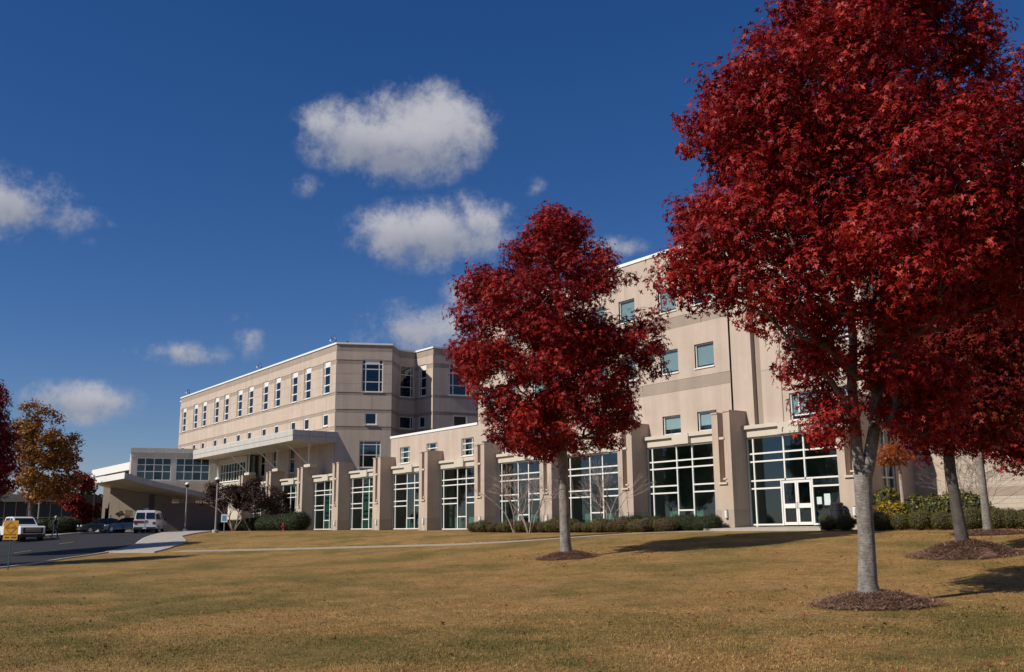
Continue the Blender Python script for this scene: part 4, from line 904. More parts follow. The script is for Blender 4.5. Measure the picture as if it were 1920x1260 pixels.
t8, b8 = maple('red_maple', 'red maple beside the drive with shade reaching over the asphalt', -165, 50.0,
    [[(-165, 1045, .26), (-165, 960, .2), (-165, 860, .15), (-165, 760, .08)]],
    [(640, -200, -130), (700, -260, -80), (790, -280, -60), (870, -270, -70), (925, -230, -100)], 88, 120, 170, .20, REDD, BARKD, .2, cl=(.55, 1.1), lobes=False)
# small orange tree by the end wall
bo = ony(1697, 975, 39.2); bo[2] = G(bo[0], bo[1])
maple('small_orange_tree', 'small bright orange tree with a thin pale trunk among the shrubs', 1697, 0,
    [[(1697, 972, .10), (1692, 930, .085), (1688, 890, .075), (1684, 862, .05), (1680, 845, .03)]],
    [(832, 1655, 1695), (845, 1640, 1712), (858, 1638, 1716), (872, 1645, 1712)], 99, 60, 420, .09, ORB, BARKP, .09, cl=(.20, .42), base=bo, flat=.42, lobe_n=9, lobe_r=(.3, .5))

# ------------------------------------------------------------------ mulch rings
STRAW = leaf_mat('pine_straw', [(.17, .085, .055), (.30, .17, .115), (.44, .29, .21)], trans=0, rough=.9, spec=.1)
MULM = mat('mulch_mound', (.19, .105, .07), .95, var=.35, vscale=14, bump=.9, bscale=35)
def mulch(base, r, h, seed, label):
    rng = np.random.default_rng(seed); b = np.array(base); root = thing('mulch_ring', label, 'mulch', tuple(b), 'straw mulch rings under the maples')
    vs = []; fs = []; nr, na = 9, 40; wob = [1 + .10 * math.sin(3 * a + seed) + .05 * math.sin(7 * a + seed * 2) for a in np.linspace(0, 2 * math.pi, na, endpoint=False)]
    def hz(t, a): return h * (1 - t ** 2) * (1 + .12 * math.sin(5 * a + seed) * t) + .012 * rng.normal()
    for i in range(nr + 1):
        t = i / nr
        for j in range(na):
            a = 2 * math.pi * j / na; x = b[0] + r * t * wob[j] * math.cos(a); y = b[1] + r * t * wob[j] * math.sin(a); vs.append((x, y, G(x, y) + (hz(t, a) if i < nr else -.03)))
    for i in range(nr):
        for j in range(na): fs.append((i * na + j, i * na + (j + 1) % na, (i + 1) * na + (j + 1) % na, (i + 1) * na + j))
    MB().add(vs, fs).build('mound', MULM, root, smooth=True)
    n = int(9500 * r * r / 1.2); t = np.sqrt(rng.random(n)) * rng.uniform(.95, 1.28, n); a = rng.random(n) * 2 * math.pi; x = b[0] + r * t * np.cos(a); y = b[1] + r * t * np.sin(a); z = gz(x, y) + np.maximum(0, h * (1 - np.minimum(t, 1) ** 2)) + .03 + .035 * rng.random(n)
    th = rng.random(n) * 2 * math.pi; ln = rng.uniform(.04, .10, n); d = np.stack([np.cos(th), np.sin(th), rng.normal(0, .18, n)], 1) * ln[:, None]; w = np.stack([-np.sin(th), np.cos(th), np.zeros(n)], 1) * .0042
    P = np.stack([x, y, z], 1) - b; V = np.stack([P - d - w, P - d + w, P + d + w + [0, 0, .008], P + d - w + [0, 0, .008]], 1).reshape(-1, 3)
    me = bpy.data.meshes.new('straw'); me.from_pydata(V.tolist(), [], np.arange(n * 4).reshape(-1, 4).tolist()); at_ = me.attributes.new('tint', 'FLOAT', 'POINT'); at_.data.foreach_set('value', np.repeat(rng.random(n), 4).astype(np.float32)); me.materials.append(STRAW); o = link('straw', me, root); tag(o, kind='stuff')
mulch(b2, .98, .19, 1, 'brown straw mulch ring round the forked trunk of the largest maple'); mulch(b1, 1.0, .20, 2, 'brown straw mulch ring round the lone maple before the arcade')
mulch(b3, 1.3, .36, 3, 'high straw mulch mound round the leaning dark trunk'); mulch(b4, 1.1, .10, 4, 'flat straw mulch ring round the slender maple by the bare bush')

# ------------------------------------------------------------------ clipped shrubs and hedges
def shrub_proto(name, seed, rx, ry, rz, count, leaf, mt):
    rng = np.random.default_rng(seed); sh = [(0, 0, rz * .92, rx, ry, rz)]; return leafy(name, rng, sh, count, leaf, mt), core_mesh(name + '_core', sh, TWIG, .9)
def place_shrub(name, label, cat, group, protos, x, y, s, rz):
    t = thing(name, label, cat, (x, y, G(x, y)), group); t.rotation_euler = (0, 0, rz); t.scale = (s, s, s)
    a = link('foliage', protos[0], t); c = link('branches', protos[1], t); return t
BX = shrub_proto('boxwood', 5, .52, .52, .46, 3600, .045, BOXL); random.seed(3)
for k, (px, s, y) in enumerate(((1553, .98, 37.7), (1586, 1.0, 37.7), (1652, 1.15, 37.7), (1690, 1.0, 37.8), (1727, 1.12, 37.8), (1768, 1.05, 37.9), (1793, .98, 38.1), (1822, 1.2, 38.2), (1868, 1.2, 38.4), (1895, 1.12, 38.6), (1925, 1.1, 38.8))):
    p = ony(px, 985, y); place_shrub('clipped_shrub', 'round clipped olive green shrub, ' + ORD[k] + ' of the row counted from the entrance doors', 'shrub', 'round clipped shrubs beside the entrance', BX, float(p[0]), y, s * .80, random.random() * 6)
BR = shrub_proto('low_shrub', 6, .62, .5, .34, 3000, .05, BRNL); BRG = shrub_proto('low_shrub_green', 7, .6, .5, .36, 3000, .05, BOXL)
for k in range(23):
    px = 893 + k * (1250 - 893) / 22 + random.uniform(-4, 4); y = 37.0 + random.uniform(-.15, .15) + (.25 if k > 17 else 0); p = ony(px, 990, y)
    place_shrub('low_shrub', 'low %s rounded shrub in the arcade bed, %s from the tower end' % (('brownish', ORD[k]) if k % 5 in (0, 2, 3) else ('olive green', ORD[k])), 'shrub', 'low shrubs in the bed below the arcade', BR if k % 5 in (0, 2, 3) else BRG, float(p[0]), y, random.uniform(.85, 1.2), random.random() * 6)
TG = shrub_proto('tall_shrub', 8, .75, .62, .58, 4200, .06, GRNL)
for k in range(11):
    px = 1130 + k * 20.5; y = 38.2; p = ony(px, 985, y); place_shrub('dark_green_shrub', 'dark green leafy shrub before the glass, ' + ORD[10 - k] + ' from the entrance pier', 'shrub', 'dark green hedge shrubs before the glass', TG, float(p[0]), y, random.uniform(.66, .86) if k > 1 else .62, random.random() * 6)
for k in range(16):
    px = 388 + k * 11.5; y = 36.9; p = ony(px, 990, y); s = .95 + .6 * (k / 15) ** 1.5; place_shrub('hedge_shrub', 'dark green shrub of the hydrant hedge, ' + ORD[k] + ' from the lamp post end', 'shrub', 'hedge by the hydrant', TG, float(p[0]), y, s * random.uniform(.92, 1.08), random.random() * 6)
YS = shrub_proto('yellow_shrub', 9, .62, .5, .62, 900, .13, YEL); GS = shrub_proto('loose_green_shrub', 10, .7, .55, .75, 1000, .13, leaf_mat('loose_green_leaf', [(.045, .065, .012), (.11, .12, .022), (.32, .24, .03)], trans=.25))
for k, (px, y, pr, s) in enumerate(((1640, 39.0, YS, .85), (1662, 38.8, YS, 1.0), (1684, 38.9, YS, .95), (1668, 39.8, GS, 1.25), (1722, 39.6, GS, 1.0), (1738, 39.2, YS, .7), (1755, 39.4, GS, 1.0), (1780, 39.4, YS, .8), (1800, 39.6, GS, 1.1), (1822, 39.6, GS, 1.0), (1838, 39.8, GS, .9))):
    p = ony(px, 985, y); yel = pr is YS
    place_shrub('yellow_shrub' if yel else 'loose_green_shrub', ('yellow and orange leaved shrub, %s of the loose shrubs behind the clipped row' if yel else 'loose dark green shrub, %s of the loose shrubs behind the clipped row') % ORD[k], 'shrub', 'yellow shrubs by the side wall' if yel else 'loose green shrubs by the side wall', pr, float(p[0]), y, s, random.random() * 6)
DK = shrub_proto('dark_hedge', 12, 1.5, 1.2, .9, 2600, .12, GRNL)
for k, (px, dep, s) in enumerate(((118, 100, .95), (132, 101, .85), (98, 101, .8), (80, 100, .9))):
    p = gd(px, dep); place_shrub('dark_shrub', 'dark rounded shrub on the far kerb, ' + ORD[(1, 0, 2, 3)[k]] + ' from the low red tree', 'shrub', 'dark shrubs along the far kerb', DK, p[0], p[1], s, random.random() * 6)

# bare crape myrtles: multi-stemmed fans of thin pale twigs
def bare_tree(name, label, cat, base, h, spread, stems, seed, mt, leaves=None, group=None, r0=.04, twig=.004, levels=5):
    rng = np.random.default_rng(seed); b = np.array(base); root = thing(name, label, cat, tuple(b), group); mb = MB(); tips = []
    def grow(p, d, ln, r, lv, mbx):
        q = p + d * ln * .5 + rng.normal(size=3) * .03 * ln; e = p + d * ln; mbx.tube([p, q, e], [r, r * .85, r * .66], 5, cap=False)
        if lv == 0: tips.append(e); return
        for _ in range(2 if rng.random() < .65 else 3):
            nd = d + rng.normal(size=3) * .36; nd[2] = abs(nd[2]) * .8 + .12; nd /= np.linalg.norm(nd); grow(e, nd, ln * rng.uniform(.62, .86), max(r * .62, twig), lv - 1, mbx)
    for k in range(stems):
        a = 2 * math.pi * k / stems + rng.random(); d = np.array([math.cos(a) * spread, math.sin(a) * spread, 1.0]); d /= np.linalg.norm(d); m1 = MB()
        grow(b + np.array([math.cos(a), math.sin(a), 0]) * .06 + U0 * -.05, d, h * .34, r0, levels, m1); m1.build('stem', mt, root, smooth=True)
    if leaves:
        T_ = np.array(tips); P, N, T = clump_leaves(rng, T_, np.full(len(T_), leaves[1]), leaves[2]); link('foliage', leaves_mesh('foliage', P - b, N, leaves[3] * rng.uniform(.7, 1.3, len(P)), T, leaves[0], False, rng), root)
    return root
def atY(px, y): p = ony(px, 988, y); return (float(p[0]), y, G(float(p[0]), y))
for px, y, s, lb in ((965, 36.7, 1, 'bare crape myrtle with pale stems before the glass, nearer the tower'), (992, 36.3, 2, 'bare pale crape myrtle with several thin stems from one foot, beside its twin'), (1143, 37.4, 3, 'bare crape myrtle with pale stems rising from the dark green hedge')):
    bare_tree('bare_crape_myrtle', lb, 'tree', atY(px, y), 3.7, .42, 5, s, BARKP, group='bare crape myrtles before the arcade')
bare_tree('bare_bush', 'bare twiggy grey bush against the brick wall', 'bush', atY(1835, 39.6), 3.0, .42, 12, 7, mat('grey_twig', (.16, .12, .10), .9), r0=.014, levels=5)
for px, y, s, lb in ((437, 35.6, 11, 'dark purple leaved crape myrtle with pale stems by the lamp post'), (470, 36.6, 12, 'dark purple leaved crape myrtle close to the arcade end')):
    bare_tree('purple_crape_myrtle', lb, 'tree', atY(px, y), 4.6, .62, 6, s, BARKP, leaves=(PURL, .55, 190, .15), r0=.05, levels=4)
# ------------------------------------------------------------------ small lamps, posts and signs
for i, xr in enumerate(PX):
    x = xr - PW / 2 + .16; z = .52; t = thing('wall_lamp', 'white half round wall lamp low on the ' + ('pier right of the doors' if i == 0 else ORD[i - 1] + ' pier from the doors towards the tower'), 'lamp', (x, PY - .06, z), 'wall lamps on the arcade piers')
    MB().box(x - .075, x + .075, PY - .03, PY - .001, z - .02, z + .44).build('back_plate', BLACK, t)
    MB().lathe((x, PY - .075, z), [(.04, 0), (.085, .03), (.085, .36), (.04, .40)], 12).build('diffuser', LAMPW, t, smooth=True)
def lamp_post(px, dep, top_py, label, base=None):
    b = gd(px, dep) if base is None else np.array(base); d = float((b - CAM) @ V0); h = float(ondepth(px, top_py, d)[2] - b[2]); x, y, z = b
    t = thing('lamp_post', label, 'lamp post', (x, y, z), 'post lamps along the drive')
    MB().lathe((x, y, z - .1), [(.26, 0), (.26, .32), (.22, .36)], 14).build('concrete_foot', CONC, t)
    MB().tube([(x, y, z + .25), (x, y, z + h - .55)], [.075, .06], 10).build('pole', POLEM, t, smooth=True)
    MB().lathe((x, y, z + h - .58), [(.07, 0), (.17, .08), (.20, .28), (.19, .30)], 16).build('lamp_body', BLACK, t)
    MB().lathe((x, y, z + h - .28), [(.23, 0), (.23, .05), (.17, .16), (.07, .22)], 16).build('lamp_cap', LAMPW, t, smooth=True)
lamp_post(404, 84, 893, 'post lamp with white cap at the lawn corner by the small blue sign'); lamp_post(347, 97, 903, 'post lamp with white cap before the dark screen wall'); lamp_post(172, 103, 913, 'post lamp with white cap left of the portico wall'); lamp_post(70, 104, 914, 'post lamp with white cap beside the orange tree')
def board_sign(name, label, px, dep, top, bot, wpx, face, post, rim=None, facing=None):
    b = gd(px, dep); d = float((b - CAM) @ V0); zt = float(ondepth(px, top, d)[2]); zb = float(ondepth(px, bot, d)[2]); w = wpx * d / F_PX; fr = Frame(b, R0[:2]); t = thing(name, label, 'sign', tuple(b))
    MB(fr).box(-.025, .025, -.03, .02, -.2, zt - b[2] - .02).build('post', post, t); p = MB(fr).box(-w / 2, w / 2, .021, .045, zb - b[2], zt - b[2]).build('panel', face, t); return t, p, fr, w, zb - b[2], zt - b[2]
YEL_S = mat('sign_yellow', (.62, .30, .015), .5, var=.05); TEAL_P = mat('teal_post', (.02, .10, .10), .5)
t, p, fr, w, z0, z1 = board_sign('yellow_warning_sign', 'yellow sign with a diamond emblem on a teal post at the drive edge', 21.5, 46.0, 976, 1012, 26.5, YEL_S, TEAL_P)
INK = mat('sign_ink', (.10, .035, .01), .6)
hh = z1 - z0; cz_ = z0 + hh * .62; rr = .40 * w
for a in range(4):
    q = [(rr * math.cos(math.pi / 2 * k), cz_ + rr * math.sin(math.pi / 2 * k)) for k in (a, a + 1)]
    MB(fr).tube([(q[0][0], .048, q[0][1]), (q[1][0], .048, q[1][1])], .010, 4).build('diamond_line', INK, p)
def sign_text(s_, fr, u, n, z, size, mt, parent):
    c = bpy.data.curves.new('lettering', 'FONT'); c.body = s_; c.size = size; c.align_x = 'CENTER'; c.align_y = 'CENTER'; c.extrude = .002; tmp = bpy.data.objects.new('lettering', c); COL.objects.link(tmp); dg = bpy.context.evaluated_depsgraph_get(); me = bpy.data.meshes.new_from_object(tmp.evaluated_get(dg)); bpy.data.objects.remove(tmp)
    me.materials.clear(); me.materials.append(mt); o = link('lettering', me, parent); o.location = fr((u, n, z)) - np.array(ROOTLOC.get(parent.name, (0, 0, 0))); o.rotation_euler = (R(90), 0, fr.rz()); return o
sign_text('SLOW', fr, 0, .049, cz_, w * .22, INK, p); sign_text('WATCH', fr, -w * .2, .049, z0 + hh * .26, w * .15, INK, p); sign_text('FOR', fr, w * .27, .049, z0 + hh * .26, w * .15, INK, p)
for u0, u1 in ((-.36, -.08), (.06, .44)): MB(fr).box(u0 * w, u1 * w, .0455, .049, z0 + hh * .08, z0 + hh * .15).build('lettering_line', INK, p)
t, p, fr, w, z0, z1 = board_sign('small_blue_sign', 'small white sign with a blue panel on a thin post beside the lamp', 420, 82, 964.5, 979, 11.5, mat('sign_white', (.72, .72, .70), .5), POLEM)
MB(fr).box(-w * .34, w * .34, .0455, .05, z0 + (z1 - z0) * .14, z1 - (z1 - z0) * .12).build('blue_panel', mat('sign_blue', (.10, .26, .34), .5, var=.15, vscale=12), p)
t, p, fr, w, z0, z1 = board_sign('white_post_sign', 'plain white sign panel standing behind the white van', 273, 97, 953, 964, 8, mat('sign_white', (.72, .72, .70), .5), POLEM)
# hydrant
b = np.array(atY(532, 36.0)); x, y, z = b; HYD = mat('hydrant_red', (.30, .035, .03), .5, var=.12, vscale=8); t = thing('fire_hydrant', 'small red fire hydrant standing before the dark hedge', 'hydrant', tuple(b))
MB().lathe((x, y, z - .05), [(.17, 0), (.17, .09), (.11, .10), (.11, .52), (.145, .54), (.145, .59), (.12, .66), (.06, .74), (.03, .80)], 14).build('barrel', HYD, t, smooth=True)
for s_ in (-1, 1): MB().tube([(x + s_ * .10, y, z + .42), (x + s_ * .22, y, z + .42)], [.06, .065], 10).build('side_outlet', HYD, t)
MB().tube([(x, y - .10, z + .38), (x, y - .23, z + .38)], [.075, .08], 10).build('front_outlet', HYD, t)
# litter bin and its neighbour
b = np.array(atY(1572, 38.6)); x, y, z = b; BIN = mat('bin_black', (.018, .018, .024), .45); t = thing('litter_bin', 'black round litter bin with a domed top right of the entrance', 'litter bin', tuple(b))
MB().lathe((x, y, z), [(.30, .02), (.33, .10), (.34, .86), (.36, .88), (.36, .94)], 18).build('drum', BIN, t, smooth=True); MB().lathe((x, y, z), [(.27, .94), (.29, 1.18), (.25, 1.22), (.10, 1.24)], 18).build('hood', BIN, t, smooth=True)
b = np.array(atY(1598, 39.0)); x, y, z = b; t = thing('metal_bench', 'dark metal bench end beside the black litter bin', 'bench', tuple(b))
MB().box(x - .1, x + 1.3, y - .25, y + .25, z + .42, z + .47).build('seat', BIN, t); MB().box(x - .1, x + 1.3, y + .25, y + .29, z + .55, z + .9).build('backrest', BIN, t)
for xx in (x - .08, x + 1.26):
    MB().tube([(xx, y - .24, z), (xx, y - .24, z + .68), (xx, y - .1, z + .74), (xx, y + .27, z + .66), (xx, y + .27, z)], .025, 8).build('leg', BIN, t)

# ------------------------------------------------------------------ vehicles
def vehicle(name, label, cat, base, heading, L, W, prof, belt, roof, paint, glass_side, extra, wheels, wr=.33, lights=True, two_tone=None):
    """local frame: s forward, w left, z up. prof = lower body outline (s,z); roof = greenhouse outline (s,z) from belt front, over the top, to belt rear"""
    b = np.array(base, float); root = thing(name, label, cat, tuple(b)); fr = Frame(b, heading)
    # body with rounded shoulders: three slices across the width
    def loft(poly, ws, ins, nm, mt, par, bev=0.0):
        mb = MB(fr); n = len(poly); cz_ = sum(q[1] for q in poly) / n; vs = []
        for w_, k in zip(ws, ins):
            for (s_, z_) in poly: vs.append((s_ * (1 - k * .25), w_, z_ if z_ < .45 else z_ - k * .10))
        fs = [tuple(range(n - 1, -1, -1)), tuple((len(ws) - 1) * n + i for i in range(n))]
        for a in range(len(ws) - 1):
            for i in range(n): fs.append((a * n + i, a * n + (i + 1) % n, (a + 1) * n + (i + 1) % n, (a + 1) * n + i))
        mb.add(vs, fs); return mb.build(nm, mt, par, smooth=True, bevel=bev)
    h = W / 2
    body = loft(prof, (-h, -h * .93, h * .93, h), (.25, 0, 0, .25), 'body', paint, root)
    # greenhouse narrows towards the roof
    zt = max(q[1] for q in roof); mb = MB(fr); n = len(roof); vs = []
    for sg in (-1, 1):
        for s_, z_ in roof: vs.append((s_, sg * (h * .95 - (z_ - belt) / (zt - belt) * W * .085), z_))
    fs = [tuple(range(n)), tuple(range(2 * n - 1, n - 1, -1))] + [(i, (i + 1) % n, n + (i + 1) % n, n + i) for i in range(n)]
    mb.add(vs, fs); cab = mb.build('cabin', paint, root, smooth=True, bevel=.03)
    for sg in (-1, 1):
        for poly in glass_side:
            mb = MB(fr); mb.add([(s_, sg * (h * .95 - (z_ - belt) / (zt - belt) * W * .085 + .006), z_) for s_, z_ in poly], [tuple(range(len(poly)))]); mb.build('side_window', CARGL, cab)
    def quadglass(nm, s0, z0, s1, z1, k=.86):
        d = np.array([s1 - s0, z1 - z0]); nn = np.array([d[1], -d[0]]); nn = nn / np.linalg.norm(nn) * .012
        if (nn[0] > 0) != (s0 > sum(q[0] for q in roof) / n): nn = -nn
        def wd(z_): return (h * .95 - (z_ - belt) / (zt - belt) * W * .085) * k
        mb = MB(fr); mb.add([(s0 + nn[0], -wd(z0), z0 + nn[1]), (s0 + nn[0], wd(z0), z0 + nn[1]), (s1 + nn[0], wd(z1), z1 + nn[1]), (s1 + nn[0], -wd(z1), z1 + nn[1])], [(0, 1, 2, 3)]); mb.build(nm, CARGL, cab)
    for nm, s0, z0, s1, z1 in extra: quadglass(nm, s0, z0, s1, z1)
    for s_ in wheels:
        for sg in (-1, 1):
            wv = sg * (h - .11); c = fr((s_, wv, wr)); ax_ = fr.n * .11
            wf = MB().tube([c - ax_, c - ax_ * .9, c + ax_ * .9, c + ax_], [wr * .9, wr, wr, wr * .9], 18).build('wheel', RUBBER, root, smooth=True)
            c2 = c + fr.n * sg * .085; MB().tube([c2, c2 + fr.n * sg * .04], [wr * .62, wr * .5], 12).build('rim', mat('rim_silver', (.45, .45, .46), .35, metal=.7), wf)
            ca = fr((s_, sg * (h + .004), wr)); MB().tube([ca - fr.n * sg * .03, ca + fr.n * sg * .002], wr * 1.18, 18).build('wheel_arch', BLACK, body)
    sf, sb = max(q[0] for q in prof), min(q[0] for q in prof)
    HL_ = mat('headlight', (.7, .72, .74), .1, spec=.8); TL_ = mat('taillight', (.20, .01, .012), .2, spec=.7)
    if lights:
        for sg in (-1, 1):
            MB(fr).box(sf - .10, sf + .012, sg * h * .72 - .17, sg * h * .72 + .17, .62, .78).build('headlight', HL_, root, bevel=.02); MB(fr).box(sb - .012, sb + .10, sg * h * .78 - .12, sg * h * .78 + .12, .74, .98).build('taillight', TL_, root, bevel=.02)
            MB(fr).box(sum(q[0] for q in roof[:2]) / 2 - .25, sum(q[0] for q in roof[:2]) / 2 - .12, sg * (h + .02), sg * (h + .20), belt + .02, belt + .16).build('mirror', BLACK, root, bevel=.02)
    MB(fr).box(sf - .06, sf + .07, -h * .94, h * .94, .30, .50).build('bumper', BLACK, root, bevel=.03); MB(fr).box(sb - .07, sb + .06, -h * .94, h * .94, .30, .52).build('bumper', BLACK, root, bevel=.03)
    MB(fr).box(sb - .078, sb - .071, -.16, .16, .36, .48).build('number_plate', mat('plate', (.6, .6, .58), .5), root)
    return root, fr, body
PW_ = mat('paint_white', (.74, .74, .73), .3, coat=.6); PB = mat('paint_navy', (.012, .018, .045), .25, coat=.8); PL = mat('paint_pale_blue', (.26, .36, .40), .35, coat=.5); PG = mat('paint_dark_green', (.015, .022, .016), .35, coat=.5)
# white van seen from behind
bv = gd(281, 90); hv = V0[:2] * .98 - R0[:2] * .16
van, vf, vb = vehicle('white_van', 'white van seen from behind with dark rear windows and a maroon stripe', 'van', bv, hv, 4.8, 1.96, [(-2.35, .38), (-2.38, 1.12), (1.2, 1.12), (2.2, .95), (2.35, .7), (2.35, .38)], 1.1, [(1.45, 1.1), (.75, 1.86), (.3, 1.94), (-2.2, 1.96), (-2.36, 1.1)], PW_, [[(-2.1, 1.2), (-2.05, 1.74), (-.9, 1.76), (-.9, 1.2)], [(-.8, 1.2), (-.8, 1.76), (.2, 1.76), (.2, 1.2)], [(.3, 1.2), (.3, 1.74), (.62, 1.72), (1.1, 1.2)]], [('windscreen', 1.38, 1.18, .82, 1.78)], (-1.45, 1.45), .34)
for w0, w1 in ((-.80, -.06), (.06, .80)): MB(vf).add([(-2.375, w0, 1.22), (-2.375, w1, 1.22), (-2.245, w1 * .94, 1.76), (-2.245, w0 * .94, 1.76)], [(0, 1, 2, 3)]).build('rear_window', CARGL, van)
MB(vf).box(-2.395, -2.381, -.95, -.10, .88, 1.06).build('stripe', mat('stripe_maroon', (.16, .02, .05), .4), van, ); MB(vf).box(-2.396, -2.381, .02, .22, .90, 1.10).build('emblem', mat('emblem_gold', (.24, .13, .02), .4), van); MB(vf).box(-2.385, -2.38, -.012, .012, .55, 1.1).build('door_seam', BLACK, van)
# navy saloon side-on, pointing left
bs = gd(243, 98); hs_ = -R0[:2] * .97 - V0[:2] * -.22
SED = [(-2.2, .32), (-2.25, .62), (-2.15, .92), (-1.3, .98), (1.0, .95), (1.9, .80), (2.2, .62), (2.22, .32)]; SEDR = [(1.15, .94), (.45, 1.36), (.05, 1.43), (-.75, 1.42), (-1.1, 1.34), (-1.75, .96)]
SEDW = [[(.95, .99), (.40, 1.33), (-.12, 1.37), (-.12, .99)], [(-.22, .99), (-.22, 1.37), (-.72, 1.36), (-1.35, 1.02)]]
vehicle('navy_sedan', 'dark navy blue sedan parked at the portico beside the white van', 'car', bs, hs_, 4.5, 1.76, SED, .94, SEDR, PB, SEDW, [('windscreen', 1.05, 1.0, .5, 1.33), ('rear_screen', -1.65, 1.0, -1.15, 1.31)], (-1.35, 1.38), .32)
bg_ = gd(193, 99); vehicle('dark_green_sedan', 'dark green sedan parked between the pale blue pickup and the navy sedan', 'car', bg_, -R0[:2] * .80 - V0[:2] * .6, 4.3, 1.72, SED, .94, SEDR, PG, SEDW, [('windscreen', 1.05, 1.0, .5, 1.33), ('rear_screen', -1.65, 1.0, -1.15, 1.31)], (-1.35, 1.38), .32)
# pale blue pickup, door standing open
PICK = [(-2.5, .45), (-2.52, .98), (.75, .98), (1.75, .95), (2.35, .88), (2.45, .7), (2.45, .42)]; PICKR = [(1.15, .96), (.62, 1.62), (.3, 1.68), (-.55, 1.67), (-.7, .96)]
bp_ = gd(166, 104); pk, pf, pb_ = vehicle('pale_blue_pickup', 'small pale blue pickup with its door standing open', 'pickup', bp_, -R0[:2] * .96 - V0[:2] * .26, 4.9, 1.75, PICK, .96, PICKR, PL, [[(.95, 1.02), (.55, 1.56), (.2, 1.6), (.2, 1.02)], [(.1, 1.02), (.1, 1.6), (-.45, 1.6), (-.55, 1.02)]], [('windscreen', 1.08, 1.02, .68, 1.56), ('rear_screen', -.68, 1.04, -.58, 1.55)], (-1.5, 1.55), .34)
MB(pf).box(-2.42, -.85, -.74, .74, .985, .99).build('load_bed', BLACK, pk); dr = MB(pf).box(.62, .70, .86, 1.72, .5, 1.0).build('open_door', PL, pk, bevel=.02); MB(pf).box(.64, .68, .90, 1.66, 1.0, 1.52).build('door_glass', CARGL, dr)
# white pickup facing the camera's right
bw = gd(38, 80); wp, wf_, wb = vehicle('white_pickup', 'white crew cab pickup behind the yellow sign on the drive', 'pickup', bw, R0[:2] * .72 - V0[:2] * .69, 5.6, 1.98, [(-2.9, .5), (-2.92, 1.18), (.85, 1.18), (2.45, 1.16), (2.62, 1.05), (2.66, .55)], 1.15, [(1.2, 1.16), (.55, 1.82), (.2, 1.90), (-1.05, 1.89), (-1.3, 1.16)], PW_, [[(.95, 1.22), (.48, 1.76), (.1, 1.80), (.1, 1.22)], [(0, 1.22), (0, 1.80), (-.9, 1.79), (-1.1, 1.22)]], [('windscreen', 1.12, 1.22, .6, 1.78), ('rear_screen', -1.28, 1.22, -1.12, 1.78)], (-1.75, 1.75), .40)
gr = MB(wf_).box(2.655, 2.69, -.74, .74, .60, 1.05).build('grille', BLACK, wp); 
for k in range(3): MB(wf_).box(2.691, 2.70, -.60, .60, .76 + k * .1, .785 + k * .1).build('grille_bar', CHROME, gr)
MB(wf_).box(-2.8, -1.4, -.86, .86, 1.185, 1.19).build('load_bed', BLACK, wp)

